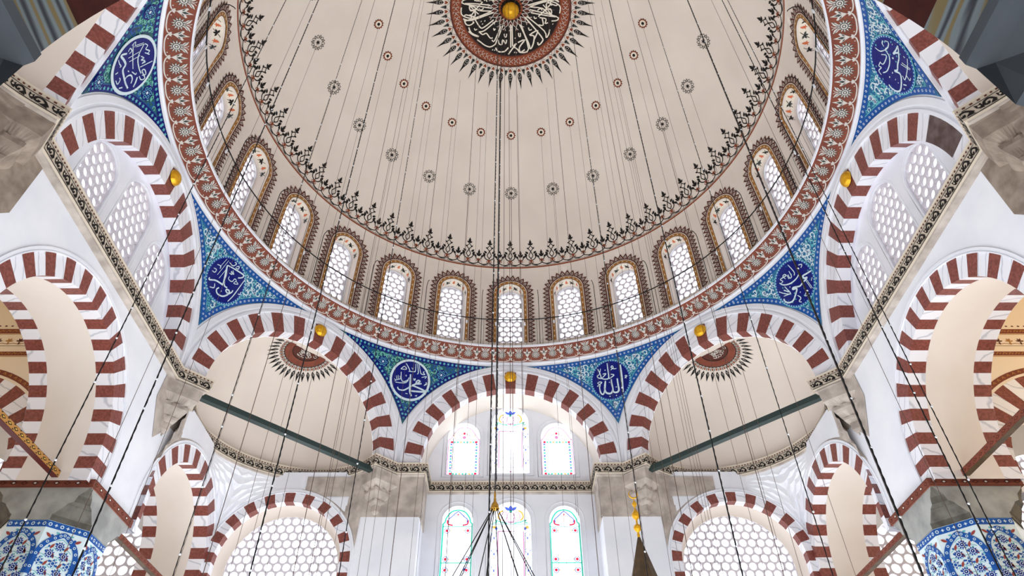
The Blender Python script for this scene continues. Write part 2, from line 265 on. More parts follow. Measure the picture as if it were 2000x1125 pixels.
CAL={-22.5:[(0.052,[(-0.018,0.192),(0.012,-0.044),(0.036,-0.254),(0.075,-0.405),(0.13,-0.499)]),(0.046,[(-0.348,-0.307),(-0.296,-0.374),(-0.141,-0.362),(-0.004,-0.25),(0.109,-0.143),(0.249,-0.045),(0.316,0.024),(0.258,0.052),(0.204,-0.014),(0.241,-0.073),(0.378,-0.03)]),(0.052,[(0.075,-0.405),(0.064,-0.341),(0.218,-0.32),(0.523,-0.271),(0.409,-0.213),(0.191,-0.165),(0.111,-0.156)]),(0.026,[(-0.354,0.283),(-0.256,0.392),(-0.175,0.317),(-0.354,0.283)]),(0.026,[(-0.223,0.497),(-0.121,0.386),(-0.048,0.281)]),(0.026,[(0.086,0.562),(0.115,0.334),(0.069,0.295),(-0.099,0.268)]),(0.026,[(0.139,0.561),(0.214,0.302),(0.185,0.24)]),(0.026,[(0.193,0.559),(0.273,0.342),(0.325,0.272),(0.429,0.28),(0.367,0.336),(0.4,0.37)]),(0.021,[(-0.019,0.411),(0.016,0.365),(0.044,0.427)]),(0.021,[(-0.509,-0.083),(-0.426,-0.101),(-0.471,-0.14)]),(0.021,[(-0.453,0.04),(-0.403,-0.081),(-0.355,-0.055)]),(0.021,[(-0.4,0.067),(-0.363,-0.044),(-0.308,-0.029),(-0.337,0.057)]),(0.028,[(-0.324,0.196),(-0.275,-0.034),(-0.19,-0.093),(-0.073,-0.011),(-0.05,0.076)]),(0.026,[(-0.439,-0.171),(-0.233,-0.145),(-0.11,-0.1),(-0.048,-0.005)]),(0.015,[(-0.175,0.113),(-0.14,0.135),(-0.143,0.08)]),(0.023,[(0.344,0.166),(0.492,0.225),(0.452,0.148)]),(0.023,[(0.498,0.035),(0.541,0.016),(0.507,-0.018),(0.465,-0.08),(0.558,-0.008)]),(0.031,[(0.107,0.086),(0.124,0.036),(0.154,0.048),(0.15,0.096)]),(0.023,[(0.239,-0.449),(0.281,-0.467),(0.292,-0.424)]),(0.023,[(-0.073,-0.452),(0.004,-0.448)])],22.5:[(0.062,[(0.384,0.41),(0.363,0.102),(0.338,-0.162),(0.306,-0.474)]),(0.052,[(0.207,0.007),(0.198,-0.206),(0.195,-0.366),(0.131,-0.43),(0.03,-0.407),(0.006,-0.321)]),(0.052,[(0.017,0.027),(0.006,-0.106),(0.006,-0.321),(-0.077,-0.422),(-0.2,-0.381),(-0.237,-0.293),(-0.227,-0.16),(-0.169,0.016)]),(0.041,[(-0.169,0.016),(-0.224,-0.215),(-0.308,-0.398),(-0.377,-0.344),(-0.396,-0.178),(-0.362,-0.104)]),(0.031,[(-0.455,-0.112),(-0.353,-0.052),(-0.293,-0.011),(-0.354,0.016),(-0.424,-0.01),(-0.347,-0.094)]),(0.034,[(-0.015,0.557),(-0.03,0.339),(-0.044,0.123),(-0.081,0.064),(-0.198,0.077),(-0.295,0.126)]),(0.031,[(0.034,0.186),(0.13,0.135),(-0.043,0.055)]),(0.031,[(-0.22,0.246),(-0.116,0.236),(-0.269,0.12)]),(0.031,[(-0.343,0.439),(-0.296,0.263),(-0.295,0.126),(-0.392,0.174),(-0.393,0.243)]),(0.023,[(-0.252,0.432),(-0.322,0.269),(-0.412,0.206)]),(0.028,[(0.059,0.317),(0.151,0.376),(0.123,0.439),(0.087,0.393),(0.168,0.33),(0.247,0.324)]),(0.026,[(0.441,-0.041),(0.529,0.002),(0.469,0.032),(0.489,-0.067)]),(0.036,[(-0.13,-0.503),(-0.1,-0.523)]),(0.036,[(0.076,-0.518),(0.097,-0.545)]),(0.036,[(-0.132,0.363),(-0.109,0.344)]),(0.036,[(-0.063,-0.049),(-0.053,-0.07)]),(0.041,[(0.126,-0.242),(0.134,-0.271)])],-67.5:[(0.041,[(-0.446,-0.227),(-0.422,-0.279),(-0.252,-0.163),(-0.078,-0.12),(-0.011,-0.095),(-0.079,0.085),(-0.198,0.345),(-0.189,0.399)]),(0.035,[(-0.189,0.399),(0.089,0.472),(0.336,0.513),(0.358,0.438),(0.26,0.341)]),(0.041,[(-0.202,0.372),(-0.09,0.166),(-0.021,-0.014),(0.058,-0.096),(0.149,-0.081)]),(0.041,[(-0.053,-0.245),(-0.09,-0.333),(-0.003,-0.406),(0.164,-0.36),(0.266,-0.221),(0.256,-0.113),(0.165,-0.127),(0.171,-0.181),(0.275,-0.186),(0.333,-0.081),(0.327,-0.026)]),(0.027,[(0.457,0.443),(0.442,0.095),(0.421,-0.158),(0.371,-0.372)]),(0.016,[(-0.329,0.503),(-0.364,0.198)]),(0.016,[(-0.259,0.506),(-0.299,-0.013)]),(0.016,[(-0.175,0.273),(-0.202,-0.048)]),(0.025,[(-0.209,0.489),(-0.067,0.491),(-0.014,0.601),(-0.085,0.6)]),(0.025,[(0.03,0.546),(0.093,0.601),(0.116,0.527),(0.024,0.509)]),(0.022,[(-0.035,0.273),(0.056,0.291),(-0.022,0.346),(0.098,0.326),(0.005,0.4)]),(0.022,[(0.022,0.201),(0.043,0.128),(0.169,0.143),(0.19,0.252),(0.26,0.249),(0.239,0.141),(0.359,0.209),(0.274,0.231)]),(0.022,[(-0.494,-0.035),(-0.403,-0.015),(-0.404,0.073),(-0.495,0.052)]),(0.022,[(-0.469,0.195),(-0.357,0.234),(-0.335,0.163)]),(0.025,[(-0.298,-0.418),(-0.18,-0.349),(-0.225,-0.243)]),(0.038,[(0.04,-0.28),(0.067,-0.27)]),(0.033,[(0.263,0.359),(0.285,0.362)]),(0.022,[(0.51,-0.001),(0.566,0.013),(0.557,0.096)])],67.5:[(0.044,[(0.55,-0.079),(0.387,-0.04),(0.268,-0.013),(0.276,-0.093),(0.352,-0.128),(0.269,-0.146),(0.165,-0.146)]),(0.044,[(0.165,-0.146),(0.047,-0.166),(-0.051,-0.116),(-0.149,-0.065),(-0.187,-0.094),(-0.078,-0.152),(-0.18,-0.247),(-0.35,-0.347),(-0.49,-0.313),(-0.567,-0.21),(-0.559,-0.127)]),(0.033,[(-0.418,0.304),(-0.341,0.18),(-0.144,0.079),(0.087,0.067),(0.234,0.121)]),(0.025,[(-0.411,0.268),(-0.306,0.273),(-0.34,0.364),(-0.213,0.35),(-0.122,0.335),(-0.149,0.389),(-0.22,0.387),(-0.2,0.278)]),(0.025,[(0.095,0.519),(0.124,0.247),(0.067,0.175)]),(0.025,[(0.013,0.373),(-0.01,0.21),(-0.081,0.208),(-0.066,0.318)]),(0.025,[(-0.101,0.317),(-0.116,0.207)]),(0.027,[(-0.569,0.12),(-0.457,-0.028),(-0.308,-0.146),(-0.333,0.053),(-0.347,0.125)]),(0.025,[(-0.519,-0.069),(-0.308,-0.146)]),(0.019,[(0.269,-0.146),(0.281,-0.445)]),(0.019,[(0.307,-0.163),(0.32,-0.463)]),(0.027,[(-0.164,-0.318),(-0.118,-0.44),(-0.212,-0.482),(-0.161,-0.55)]),(0.022,[(0.16,-0.518),(0.015,-0.488),(0.101,-0.414)]),(0.022,[(0.477,-0.235),(0.402,-0.287)]),(0.025,[(0.343,0.299),(0.44,0.242),(0.361,0.191)]),(0.044,[(-0.225,0.025),(-0.217,0.004)]),(0.044,[(-0.051,-0.291),(-0.041,-0.314)]),(0.038,[(-0.424,0.066),(-0.324,-0.074)])],-112.5:[(0.049,[(-0.247,-0.108),(-0.281,-0.229),(-0.264,-0.281),(-0.143,-0.195),(-0.013,-0.139),(0.074,-0.219),(0.232,-0.195),(0.422,-0.151),(0.567,-0.095)]),(0.032,[(0.327,-0.173),(0.283,-0.089),(0.311,0.018),(0.413,0.053),(0.498,0.007)]),(0.029,[(-0.252,0.378),(-0.091,0.257),(0.063,0.222),(0.271,0.262),(0.399,0.312)]),(0.023,[(-0.4,0.063),(-0.17,0.068),(0.191,0.081)]),(0.02,[(-0.329,0.135),(-0.296,0.374)]),(0.02,[(-0.291,0.152),(-0.258,0.39)]),(0.02,[(-0.123,-0.062),(-0.134,0.255)]),(0.02,[(-0.027,-0.032),(-0.037,0.286)]),(0.023,[(-0.264,0.403),(-0.189,0.488),(-0.123,0.44),(-0.038,0.551),(0.006,0.5),(0.048,0.555),(-0.048,0.418)]),(0.026,[(-0.005,0.314),(0.071,0.395),(0.081,0.316),(0.146,0.423),(0.177,0.343),(0.178,0.45)]),(0.026,[(0.24,0.289),(0.241,0.639)]),(0.026,[(0.439,0.255),(0.547,0.303),(0.55,0.412),(0.347,0.341),(0.359,0.421),(0.477,0.443),(0.453,0.336)]),(0.023,[(-0.272,-0.07),(-0.333,-0.022),(-0.246,0.037),(-0.217,-0.04)]),(0.023,[(-0.374,0.026),(-0.415,0.127),(-0.297,0.112)]),(0.023,[(-0.219,-0.358),(-0.122,-0.328),(-0.034,-0.273),(-0.033,-0.313)]),(0.023,[(0.216,-0.439),(0.324,-0.391),(0.262,-0.305),(0.208,-0.33)]),(0.04,[(0.612,0.065),(0.538,0.14),(0.437,0.201)]),(0.029,[(0.164,-0.072),(0.201,-0.038)]),(0.034,[(0.066,-0.448),(0.065,-0.367)]),(0.034,[(0.436,-0.358),(0.469,-0.251)]),(0.023,[(0.24,0.047),(0.35,0.151),(0.32,0.18)])],112.5:[(0.036,[(0.52,-0.173),(0.378,-0.185),(0.316,-0.087),(0.27,-0.026),(0.403,-0.116),(0.52,-0.173)]),(0.039,[(0.378,-0.185),(0.232,-0.19),(0.083,-0.152),(-0.055,-0.141),(-0.112,-0.058),(-0.108,-0.227),(-0.276,-0.272),(-0.478,-0.253),(-0.555,-0.138),(-0.55,0.01),(-0.508,0.088)]),(0.028,[(0.472,0.205),(0.478,0.1),(0.357,0.122),(0.268,0.198),(0.16,0.097),(-0.007,0.088),(-0.209,0.156),(-0.309,0.273)]),(0.026,[(0.453,0.254),(0.385,0.284),(0.326,0.241)]),(0.023,[(0.197,0.497),(0.171,0.345),(0.308,0.149)]),(0.023,[(0.103,0.324),(0.144,0.18),(0.018,0.207),(-0.108,0.279),(-0.1,0.351)]),(0.023,[(-0.081,0.351),(-0.197,0.398),(-0.205,0.325),(-0.312,0.394),(-0.377,0.318)]),(0.021,[(0.128,-0.248),(0.126,-0.512)]),(0.021,[(0.177,-0.272),(0.157,-0.536)]),(0.021,[(0.351,-0.445),(0.108,-0.44),(-0.168,-0.375),(-0.111,-0.299)]),(0.021,[(-0.052,-0.418),(-0.113,-0.519),(-0.046,-0.54)]),(0.046,[(-0.183,0.012),(-0.187,-0.012)]),(0.046,[(-0.319,0.09),(-0.323,0.066)]),(0.041,[(-0.298,-0.09),(-0.301,-0.103)]),(0.036,[(-0.332,-0.178),(-0.342,-0.186)]),(0.023,[(0.159,0.014),(0.155,-0.022),(0.188,-0.011)]),(0.023,[(0.35,-0.326),(0.335,-0.372)]),(0.036,[(0.485,-0.006),(0.474,-0.024)]),(0.031,[(-0.302,-0.335),(-0.272,-0.431)]),(0.031,[(-0.388,-0.355),(-0.385,-0.379)])],'dome':[(0.035,[(-1.46,-0.21),(-1.16,-0.19),(-0.66,-0.12)]),(0.035,[(-0.9,-0.24),(-1.27,0.18),(-1.15,0.21),(-1.17,0.06),(-1.32,0.0)]),(0.035,[(-1.58,-0.09),(-1.59,0.12),(-1.45,0.24),(-1.27,0.27),(-1.32,0.15)]),(0.039,[(-1.54,0.28),(-1.27,0.35),(-0.55,0.12)]),(0.035,[(-1.51,0.37),(-1.03,0.24),(-0.64,0.09)]),(0.035,[(-1.51,0.28),(-1.46,0.46),(-1.34,0.51),(-1.2,0.43),(-1.24,0.4)]),(0.039,[(-1.37,0.58),(-1.29,0.77),(-1.05,0.9),(-1.23,0.84),(-1.38,0.71)]),(0.035,[(-1.15,0.34),(-1.01,0.58),(-0.89,0.61),(-0.55,0.36)]),(0.035,[(-1.04,0.74),(-0.86,0.71),(-0.46,0.39)]),(0.035,[(-1.04,0.74),(-0.92,0.84),(-0.8,0.8),(-0.68,0.96),(-0.59,0.96)]),(0.035,[(-1.11,1.0),(-0.99,1.09),(-0.87,1.19),(-0.69,1.26),(-0.53,1.19),(-0.47,1.09),(-0.25,0.55)]),(0.035,[(-0.62,1.03),(-0.53,1.06),(-0.32,0.58)]),(0.035,[(-0.41,1.03),(-0.38,1.16),(-0.29,1.19),(-0.26,1.03),(-0.16,1.16),(-0.13,1.03)]),(0.039,[(-0.5,1.29),(-0.41,1.42),(-0.2,1.42),(-0.07,1.29)]),(0.035,[(0.0,0.52),(0.01,1.29)]),(0.035,[(0.05,0.55),(0.07,1.25)]),(0.039,[(-0.07,1.52),(0.05,1.35),(0.2,1.15),(0.11,1.25),(0.24,1.35),(0.33,1.45),(0.48,1.35)]),(0.039,[(0.25,1.12),(0.48,1.02),(0.3,1.28),(0.36,1.45),(0.61,1.32),(0.35,0.55)]),(0.039,[(0.3,0.52),(0.6,1.12),(0.67,1.32),(0.76,1.15),(0.78,0.89),(0.63,0.86),(0.9,0.7),(0.78,1.02)]),(0.039,[(0.91,1.09),(0.94,1.18),(1.06,1.05),(1.02,0.89),(0.46,0.27)]),(0.035,[(0.52,0.24),(1.11,0.7),(1.18,0.92),(1.26,0.8),(1.29,0.64)]),(0.035,[(0.92,0.51),(1.07,0.51),(1.03,0.3)]),(0.035,[(0.94,0.27),(1.15,0.3),(1.13,0.45),(1.22,0.42)]),(0.035,[(0.61,0.02),(1.48,0.2),(1.51,0.32),(1.33,0.36)]),(0.035,[(0.63,-0.07),(1.02,-0.04),(1.17,0.08),(1.32,0.11),(1.28,-0.04),(1.11,0.02)]),(0.031,[(1.04,-0.16),(1.35,0.17)]),(0.035,[(1.13,-0.28),(1.43,-0.16),(1.51,-0.22)]),(0.035,[(0.16,0.99),(0.15,0.96)]),(0.031,[(-0.56,0.64),(-0.54,0.71),(-0.5,0.66)]),(0.031,[(0.26,0.8),(0.28,0.91),(0.33,0.91),(0.32,0.8)]),(0.031,[(-0.21,0.83),(-0.19,0.93),(-0.14,0.93),(-0.13,0.83)]),(0.031,[(0.59,0.61),(0.62,0.7),(0.7,0.67)]),(0.031,[(0.76,0.24),(0.79,0.31),(0.85,0.28)]),(0.039,[(-0.61,1.35),(-0.59,1.37)]),(0.039,[(-0.54,1.36),(-0.52,1.38)]),(0.039,[(0.13,1.44),(0.15,1.46)]),(0.039,[(0.19,1.45),(0.21,1.47)]),(0.039,[(-0.97,0.4),(-0.95,0.41)]),(0.039,[(-0.85,0.38),(-0.83,0.4)]),(0.039,[(-0.93,0.48),(-0.91,0.5)]),(0.031,[(-1.19,0.62),(-1.16,0.68),(-1.1,0.65)]),(0.039,[(1.37,0.45),(1.39,0.46)]),(0.031,[(-1.02,-0.03),(-0.96,0.03),(-0.87,-0.03)])]}
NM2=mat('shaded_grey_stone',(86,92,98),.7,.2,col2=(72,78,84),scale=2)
mat_yel=mat('yellow_gold_paint',(214,170,70),.5,.3)
# ================= dome profile =================
_pp=[(7.5,15.3),(7.5,16.6),(7.44,17.7),(7.27,18.8),(6.65,20.07),(5.8,21.12),(4.13,22.3),(1.95,23.16),(0.0,23.4)]
_cp=cat(_pp,24); PT=[0.0]
for i in range(1,len(_cp)): PT.append(PT[-1]+math.dist(_cp[i],_cp[i-1]))
def prof(t):
    t=min(max(t,0),PT[-1]); lo,hi=0,len(PT)-1
    while hi-lo>1:
        m=(lo+hi)//2
        if PT[m]<=t: lo=m
        else: hi=m
    k=(t-PT[lo])/((PT[hi]-PT[lo]) or 1); a,b=_cp[lo],_cp[hi]; l=math.dist(a,b) or 1
    return a[0]+(b[0]-a[0])*k,a[1]+(b[1]-a[1])*k,(-(b[1]-a[1])/l,(b[0]-a[0])/l)   # r,z, inward normal (r,z)
def t_of_z(z): return min(range(len(_cp)),key=lambda i:abs(_cp[i][1]-z)) and PT[min(range(len(_cp)),key=lambda i:abs(_cp[i][1]-z))]
def Rz(z):
    for i in range(len(_cp)-1):
        if _cp[i][1]<=z<=_cp[i+1][1]:
            k=(z-_cp[i][1])/((_cp[i+1][1]-_cp[i][1]) or 1); return _cp[i][0]+(_cp[i+1][0]-_cp[i][0])*k
    return 7.5
def fD(az0,t0,rr=None):
    'dome surface: u metres around, v metres up the profile, h inwards'
    def f(u,v,h):
        r,z,n=prof(t0+v); a=az0+u/(rr or max(r,.3)); r+=n[0]*h; return (r*sin(a),r*cos(a),z+n[1]*h)
    return f
ZL=18.8; TL=t_of_z(ZL)
dome=MB()
NT=40; NA=144; t0=t_of_z(18.62)
rows=[]
for i in range(NT+1):
    r,z,n=prof(t0+(PT[-1]-t0)*i/NT); rows.append([(r*sin(2*pi*k/NA),r*cos(2*pi*k/NA),z) for k in range(NA)])
dome.grid(rows,CREAM,True,True)
WH=.46; WZ0=15.56; WSP=17.64; HU=7.5*7.5*D
def wf(u,z,h=0,az=0.0):
    r=Rz(z)-h; a=az+u/7.5; return (r*sin(a),r*cos(a),z)
def rect_hit(c,t,x0,x1,y0,y1):
    dx,dy=cos(t),sin(t); s=min(((x1-c[0])/dx if dx>0 else (x0-c[0])/dx) if abs(dx)>1e-9 else 1e9,((y1-c[1])/dy if dy>0 else (y0-c[1])/dy) if abs(dy)>1e-9 else 1e9)
    return (c[0]+dx*s,c[1]+dy*s)
op=archpoly(WH,WZ0,WSP,n=16)
c0=(0,17.0)
ang=sorted([math.atan2(p[1]-c0[1],p[0]-c0[0]) for p in op]+[math.atan2(y-c0[1],x-c0[0]) for x in (-HU,HU) for y in (15.32,18.62)]+[math.atan2(y-c0[1],x-c0[0]) for x,y in ((-HU,16.2),(HU,16.2),(-HU,17.8),(HU,17.8),(0,18.62),(-.5,18.62),(.5,18.62),(-.25,18.62),(.25,18.62),(-.75,18.62),(.75,18.62),(-.5,15.32),(.5,15.32),(-.75,15.32),(.75,15.32),(-.25,15.32),(.25,15.32),(-HU,17),(HU,17))])
for k in range(24):
    az=k*15*D; R0=[];
    for w in range(8):
        R0.append([])
        for t in ang+[ang[0]]:
            a=ray2(op,c0,t); b=rect_hit(c0,t,-HU,HU,15.32,18.62); q=w/7; R0[-1].append(wf(a[0]+(b[0]-a[0])*q,a[1]+(b[1]-a[1])*q,0,az))
    dome.grid(R0,CREAM,True)
ceil=dome.build('ceiling'); tag(ceil,'great cream plaster dome painted with rosettes and a scrolled border','dome',kind='structure')
# painted scroll border round the dome
NB=60; per=2*pi/NB
sc=MB(); RR=7.27
def scroll_unit(P,p):
    h=p/2
    for sg in (-1,1):
        P.stroke([(0,.2),(sg*.06,.1),(sg*h*.55,.065),(sg*h*.95,.12),(sg*h,.22)],.032,BLK,2,3)
        P.stroke([(0,.13),(sg*.05,.06),(sg*h*.6,.035)],.016,BLK,2,3)
        P.ring(sg*.05,.17,.035,.02,RUST,3,10); P.ring(sg*(h-.05),.2,.028,.018,RUST,3,10)
        P.stroke([(0,.24),(sg*.1,.27),(sg*.17,.36),(sg*.15,.45)],.034,BLK,2,3); P.leaf(sg*.15,.4,pi/2-sg*.5,.15,.09,BLK,2)
        P.leaf(sg*.15,.4,pi/2-sg*1.5,.09,.07,BLK,2); P.leaf(sg*.09,.5,pi/2-sg*.9,.15,.08,BLK,2)
        P.stroke([(0,.3),(sg*.075,.42),(sg*.03,.52),(0,.6)],.03,BLK,2,3)
        P.stroke([(0,.6),(sg*.08,.69),(0,.8)],.028,BLK,2,3); P.leaf(sg*.06,.68,pi/2-sg*1.0,.1,.06,BLK,2)
        P.leaf(0,.82,pi/2-sg*.95,.13,.06,BLK,2)
        # small palmette half (centred on +-h)
        x=sg*h
        P.stroke([(x,.22),(x-sg*.09,.29),(x-sg*.1,.4)],.03,BLK,2,3); P.leaf(x-sg*.08,.33,pi/2+sg*.7,.14,.07,BLK,2); P.leaf(x,.36,pi/2+sg*.6,.17,.07,BLK,2)
        P.leaf(x-sg*.09,.36,pi/2+sg*1.6,.08,.05,BLK,2)
    P.disc(0,.22,.045,RUST,4,8); P.disc(h,.25,.035,RUST,4,8); P.stroke([(0,.24),(0,.34)],.02,BLK,2,1); P.leaf(0,.8,pi/2,.24,.1,BLK,2); P.leaf(h,.4,pi/2,.24,.09,BLK,2)
for k in range(NB):
    P=Pat(fD(k*per,TL,RR),.004,sc); scroll_unit(P,per*RR)
P=Pat(fD(0,TL,RR),.004,sc)
n=240
for v,w,m in ((-.03,.055,RUST),(.02,.014,BLK)):
    P.stroke([(2*pi*RR*i/n,v) for i in range(n+1)],w,m,1,1)
sc.build('painted_scroll_border',ceil,'black scrolls and palmettes above a rust red line')
# rosettes
ro=MB()
for k in range(24):
    for zz,kind in ((21.1,0),(22.3,1)):
        P=Pat(fD(k*15*D+.4*D,t_of_z(zz)),.004,ro)
        if kind==0:
            for q in (0,1):
                n=7; pts=[(.2*cos(2*pi*(i*3%7)/7+pi/2),.2*sin(2*pi*(i*3%7)/7+pi/2)) for i in range(8)]
            P.star(0,0,.035,.095,7,BLK,2,pi/2)
            for i in range(7):
                a=pi/2+2*pi*i/7; b=a+2*pi/7; c=a+pi/7
                P.stroke([(.235*cos(a),.235*sin(a)),(.15*cos(a+.25),.15*sin(a+.25)),(.13*cos(c),.13*sin(c)),(.15*cos(b-.25),.15*sin(b-.25)),(.235*cos(b),.235*sin(b))],.016,BLK,2,3)
                P.stroke([(.13*cos(a),.13*sin(a)),(.2*cos(a+.3),.2*sin(a+.3)),(.225*cos(c),.225*sin(c)),(.2*cos(b-.3),.2*sin(b-.3)),(.13*cos(b),.13*sin(b))],.014,BLK,3,3)
        else:
            P.star(0,0,.13,.17,12,BROWN,2); P.disc(0,0,.105,IVORY,3,14); P.ring(0,0,.12,.03,RUST,4,16); P.disc(0,0,.05,BLK,4,10)
ro.build('painted_rosettes',ceil,'two rings of black and rust red painted rosettes')
# central calligraphic medallion
me=MB()
def fT(x,y,h):
    r=sqrt(x*x+y*y)
    # invert profile near the crown
    lo,hi=PT[0],PT[-1]
    for _ in range(24):
        m=(lo+hi)/2
        if prof(m)[0]>r: lo=m
        else: hi=m
    q=prof(lo); return (x,y,q[1]-h)
P=Pat(fT,.006,me)
def annul(P,r0,r1,m,lay,n=72):
    P.stroke([((r0+r1)/2*cos(2*pi*i/n),(r0+r1)/2*sin(2*pi*i/n)) for i in range(n+1)],r1-r0,m,lay,1)
for a in [i*.2 for i in range(8)]: annul(P,a,a+.2,BLK,1)
annul(P,1.6,1.92,RUST,2); annul(P,1.57,1.61,BROWN,3); annul(P,1.9,1.95,BROWN,3)
for i in range(66):
    a=2*pi*i/66
    for r,s in ((1.69,1),(1.83,-1)):
        P.stroke([(r*cos(a),r*sin(a)),((r+.05*s)*cos(a+.02),(r+.05*s)*sin(a+.02)),((r+.05*s)*cos(a+.055),(r+.05*s)*sin(a+.055)),((r-.02*s)*cos(a+.07),(r-.02*s)*sin(a+.07)),((r-.02*s)*cos(a+.04),(r-.02*s)*sin(a+.04))],.014,LGREY,4,2)
for i in range(22):
    a=2*pi*(i+.5)/22
    P.disc(.52*cos(a),.52*sin(a),.09,BROWN,3,8); P.disc(.36*cos(a),.36*sin(a),.05,RUST,3,6); P.disc(.72*cos(a),.72*sin(a),.05,BROWN,3,6)
    for sg in (-1,1): P.stroke([(.4*cos(a),.4*sin(a)),(.55*cos(a+sg*.12),.55*sin(a+sg*.12)),(.66*cos(a),.66*sin(a)),(.75*cos(a+sg*.07),.75*sin(a+sg*.07))],.02,LGREY,4,3)
for w,pts in CAL['dome']:
    pts=[(x*1.0,y) for x,y in pts]
    P.stroke(pts,w*1.15,IVORY,5,3); P.stroke([(-x,-y) for x,y in pts],w*1.15,IVORY,5,3)
for i in range(44):
    a=2*pi*i/44
    Q=Sub(P,0,0,a-pi/2)
    Q.fill([(0,2.0),(-.05,2.07),(-.045,2.12),(0,2.1),(.045,2.12),(.05,2.07)],RUST,3)
    Q.fill([(0,2.14),(-.06,2.2),(-.075,2.28),(-.06,2.36),(-.03,2.46),(0,2.7),(.03,2.46),(.06,2.36),(.075,2.28),(.06,2.2)],BLK,2)
    for sg in (-1,1):
        Q.stroke([(sg*.012,2.2),(sg*.045,2.24),(sg*.03,2.29),(sg*.01,2.27)],.012,LGREY,4,2); Q.stroke([(sg*.01,2.38),(sg*.03,2.35),(sg*.012,2.33)],.01,LGREY,4,2)
        Q.stroke([(0,1.95),(sg*.08,2.02),(sg*.1,2.1)],.01,BLK,2,2)
    Q=Sub(P,0,0,a-pi/2+pi/44)
    Q.leaf(0,2.03,pi/2,.22,.07,DKG,2); Q.leaf(0,2.05,pi/2-.6,.09,.04,BLK,3); Q.leaf(0,2.05,pi/2+.6,.09,.04,BLK,3)
me.build('painted_medallion',ceil,'round black calligraphic medallion with rust border and pointed rays')
# gilded ball hanging under the crown
g=MB(); g.lathe([(0,.5),(.03,.5),(.03,.18),(.1,.16),(.17,.08),(.19,0),(.17,-.08),(.1,-.16),(.03,-.19),(0,-.2)],GOLD,20)
b=g.build('gilded_ball'); b.location=(0,0,23.2); b.scale=(1.45,1.45,1.2); tag(b,'gilded ball hanging at the very centre of the dome medallion','ball')
# ================= ring under the dome =================
ring=MB()
NA=176
def lrow(r,z): return [(r*sin(2*pi*k/NA),r*cos(2*pi*k/NA),z) for k in range(NA)]
rg=[(8.0,14.86),(7.93,14.9),(7.9,14.99),(7.86,15.0),(7.86,15.05),(7.37,15.27),(7.34,15.27),(7.33,15.33),(7.52,15.33),(7.52,15.31)]
ring.grid([lrow(r,z) for r,z in rg],lambda i,j:BAND if i==4 else PL,False,True)
tr=ring.build('trim_1'); tag(tr,'red brown painted cornice ring under the dome with a garland of flowers','cornice',kind='structure')
fl=MB(); NF=88; pf=2*pi/NF
def fR(a0):
    def f(u,v,h):
        k=v/.537; r=7.86-.49*k-.41*h; z=15.05+.22*k-.91*h; a=a0+u/7.6; return (r*sin(a),r*cos(a),z)
    return f
for k in range(NF):
    P=Pat(fR((k+.5)*pf),.003,fl); p=pf*7.6; h=p/2
    P.star(0,.26,.09,.18,12,DKG,2); P.star(0,.26,.075,.15,12,LGREY,3); P.disc(0,.26,.085,DKG,4,12); P.ring(0,.26,.056,.026,LGREY,5,10); P.disc(0,.26,.026,LGREY,5,6)
    P.stroke([(-h,.13),(-h*.86,.07),(-h*.45,.035),(0,.03),(h*.45,.035),(h*.86,.07),(h,.13)],.026,LGREY,2,3)
    for a in (-.8,0,.8): P.leaf(h,.1,pi/2+a,.075,.045,LGREY,3); 
    P.fill([(h,.17),(h-.05,.25),(h-.12,.36),(h-.1,.39),(h-.04,.35),(h,.5),(h+.04,.35),(h+.1,.39),(h+.12,.36),(h+.05,.25)],LGREY,2)
    P.fill([(h,.27),(h-.03,.33),(h,.42),(h+.03,.33)],DKG,3); P.leaf(h-.03,.27,pi/2+.75,.09,.025,DKG,3); P.leaf(h+.03,.27,pi/2-.75,.09,.025,DKG,3)
    for sg in (-1,1):
        P.leaf(sg*.02,.36,pi/2-sg*.75,.18,.075,LGREY,3); P.stroke([(sg*.03,.37),(sg*.13,.46)],.012,DKG,4,1)
        P.stroke([(0,.4),(sg*.02,.47),(sg*.05,.5)],.014,LGREY,3,2); P.disc(sg*h*.6,.09,.014,LGREY,3,6)
fl.build('painted_garland',tr,'garland of pale flowers and leaves')
# ================= the drum windows =================
gw=MB(); out=archpoly(.40,WZ0+.02,17.64,.42,n=14)
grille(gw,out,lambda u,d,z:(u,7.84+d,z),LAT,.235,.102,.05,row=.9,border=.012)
fr=MB()
# frame between the lattice and the reveal, and the splayed reveal
r0=[wf(u,z,0) for u,z in op]; r1=[(u*.98,7.80,z) for u,z in op]
out16=archpoly(.40,WZ0+.02,17.64,.42,n=16)
r2=[(u,7.80,z) for u,z in out16]; r3=[(u,7.88,z) for u,z in out16]
fr.grid([r0+[r0[0]],r1+[r1[0]],r2+[r2[0]],r3+[r3[0]]],lambda i,j:(CREAM if i==0 else PL),False)
# painted leaves on the arched part of the reveal
def frev(s,v,h):
    a=s/.46; x=(.46-h)*cos(a); z=WSP+(.46-h)*sin(a); y0=Rz(min(z,18.6)); return (x,y0+.02+v,z)
P=Pat(frev,.006,fr); P.stroke([(.46*(.02+3.10*i/24),.15) for i in range(25)],.26,IVORY,1,1)
for i in range(7):
    s=.46*pi*(i+.5)/7
    if i%2: P.star(s,.17,.03,.075,5,ORANGE,2,.3); P.leaf(s-.02,.06,1.2,.1,.05,ORANGE,2)
    else:
        for a in (.5,1.6,2.6,-.6): P.leaf(s,.15,a,.11,.05,BLK if i%4 else DKG,2)
        P.stroke([(s-.09,.06),(s,.15),(s+.09,.26)],.014,BLK,3,3)
pane=MB(); pane.poly([(u,7.88,z) for u,z in out16],G_CLR)
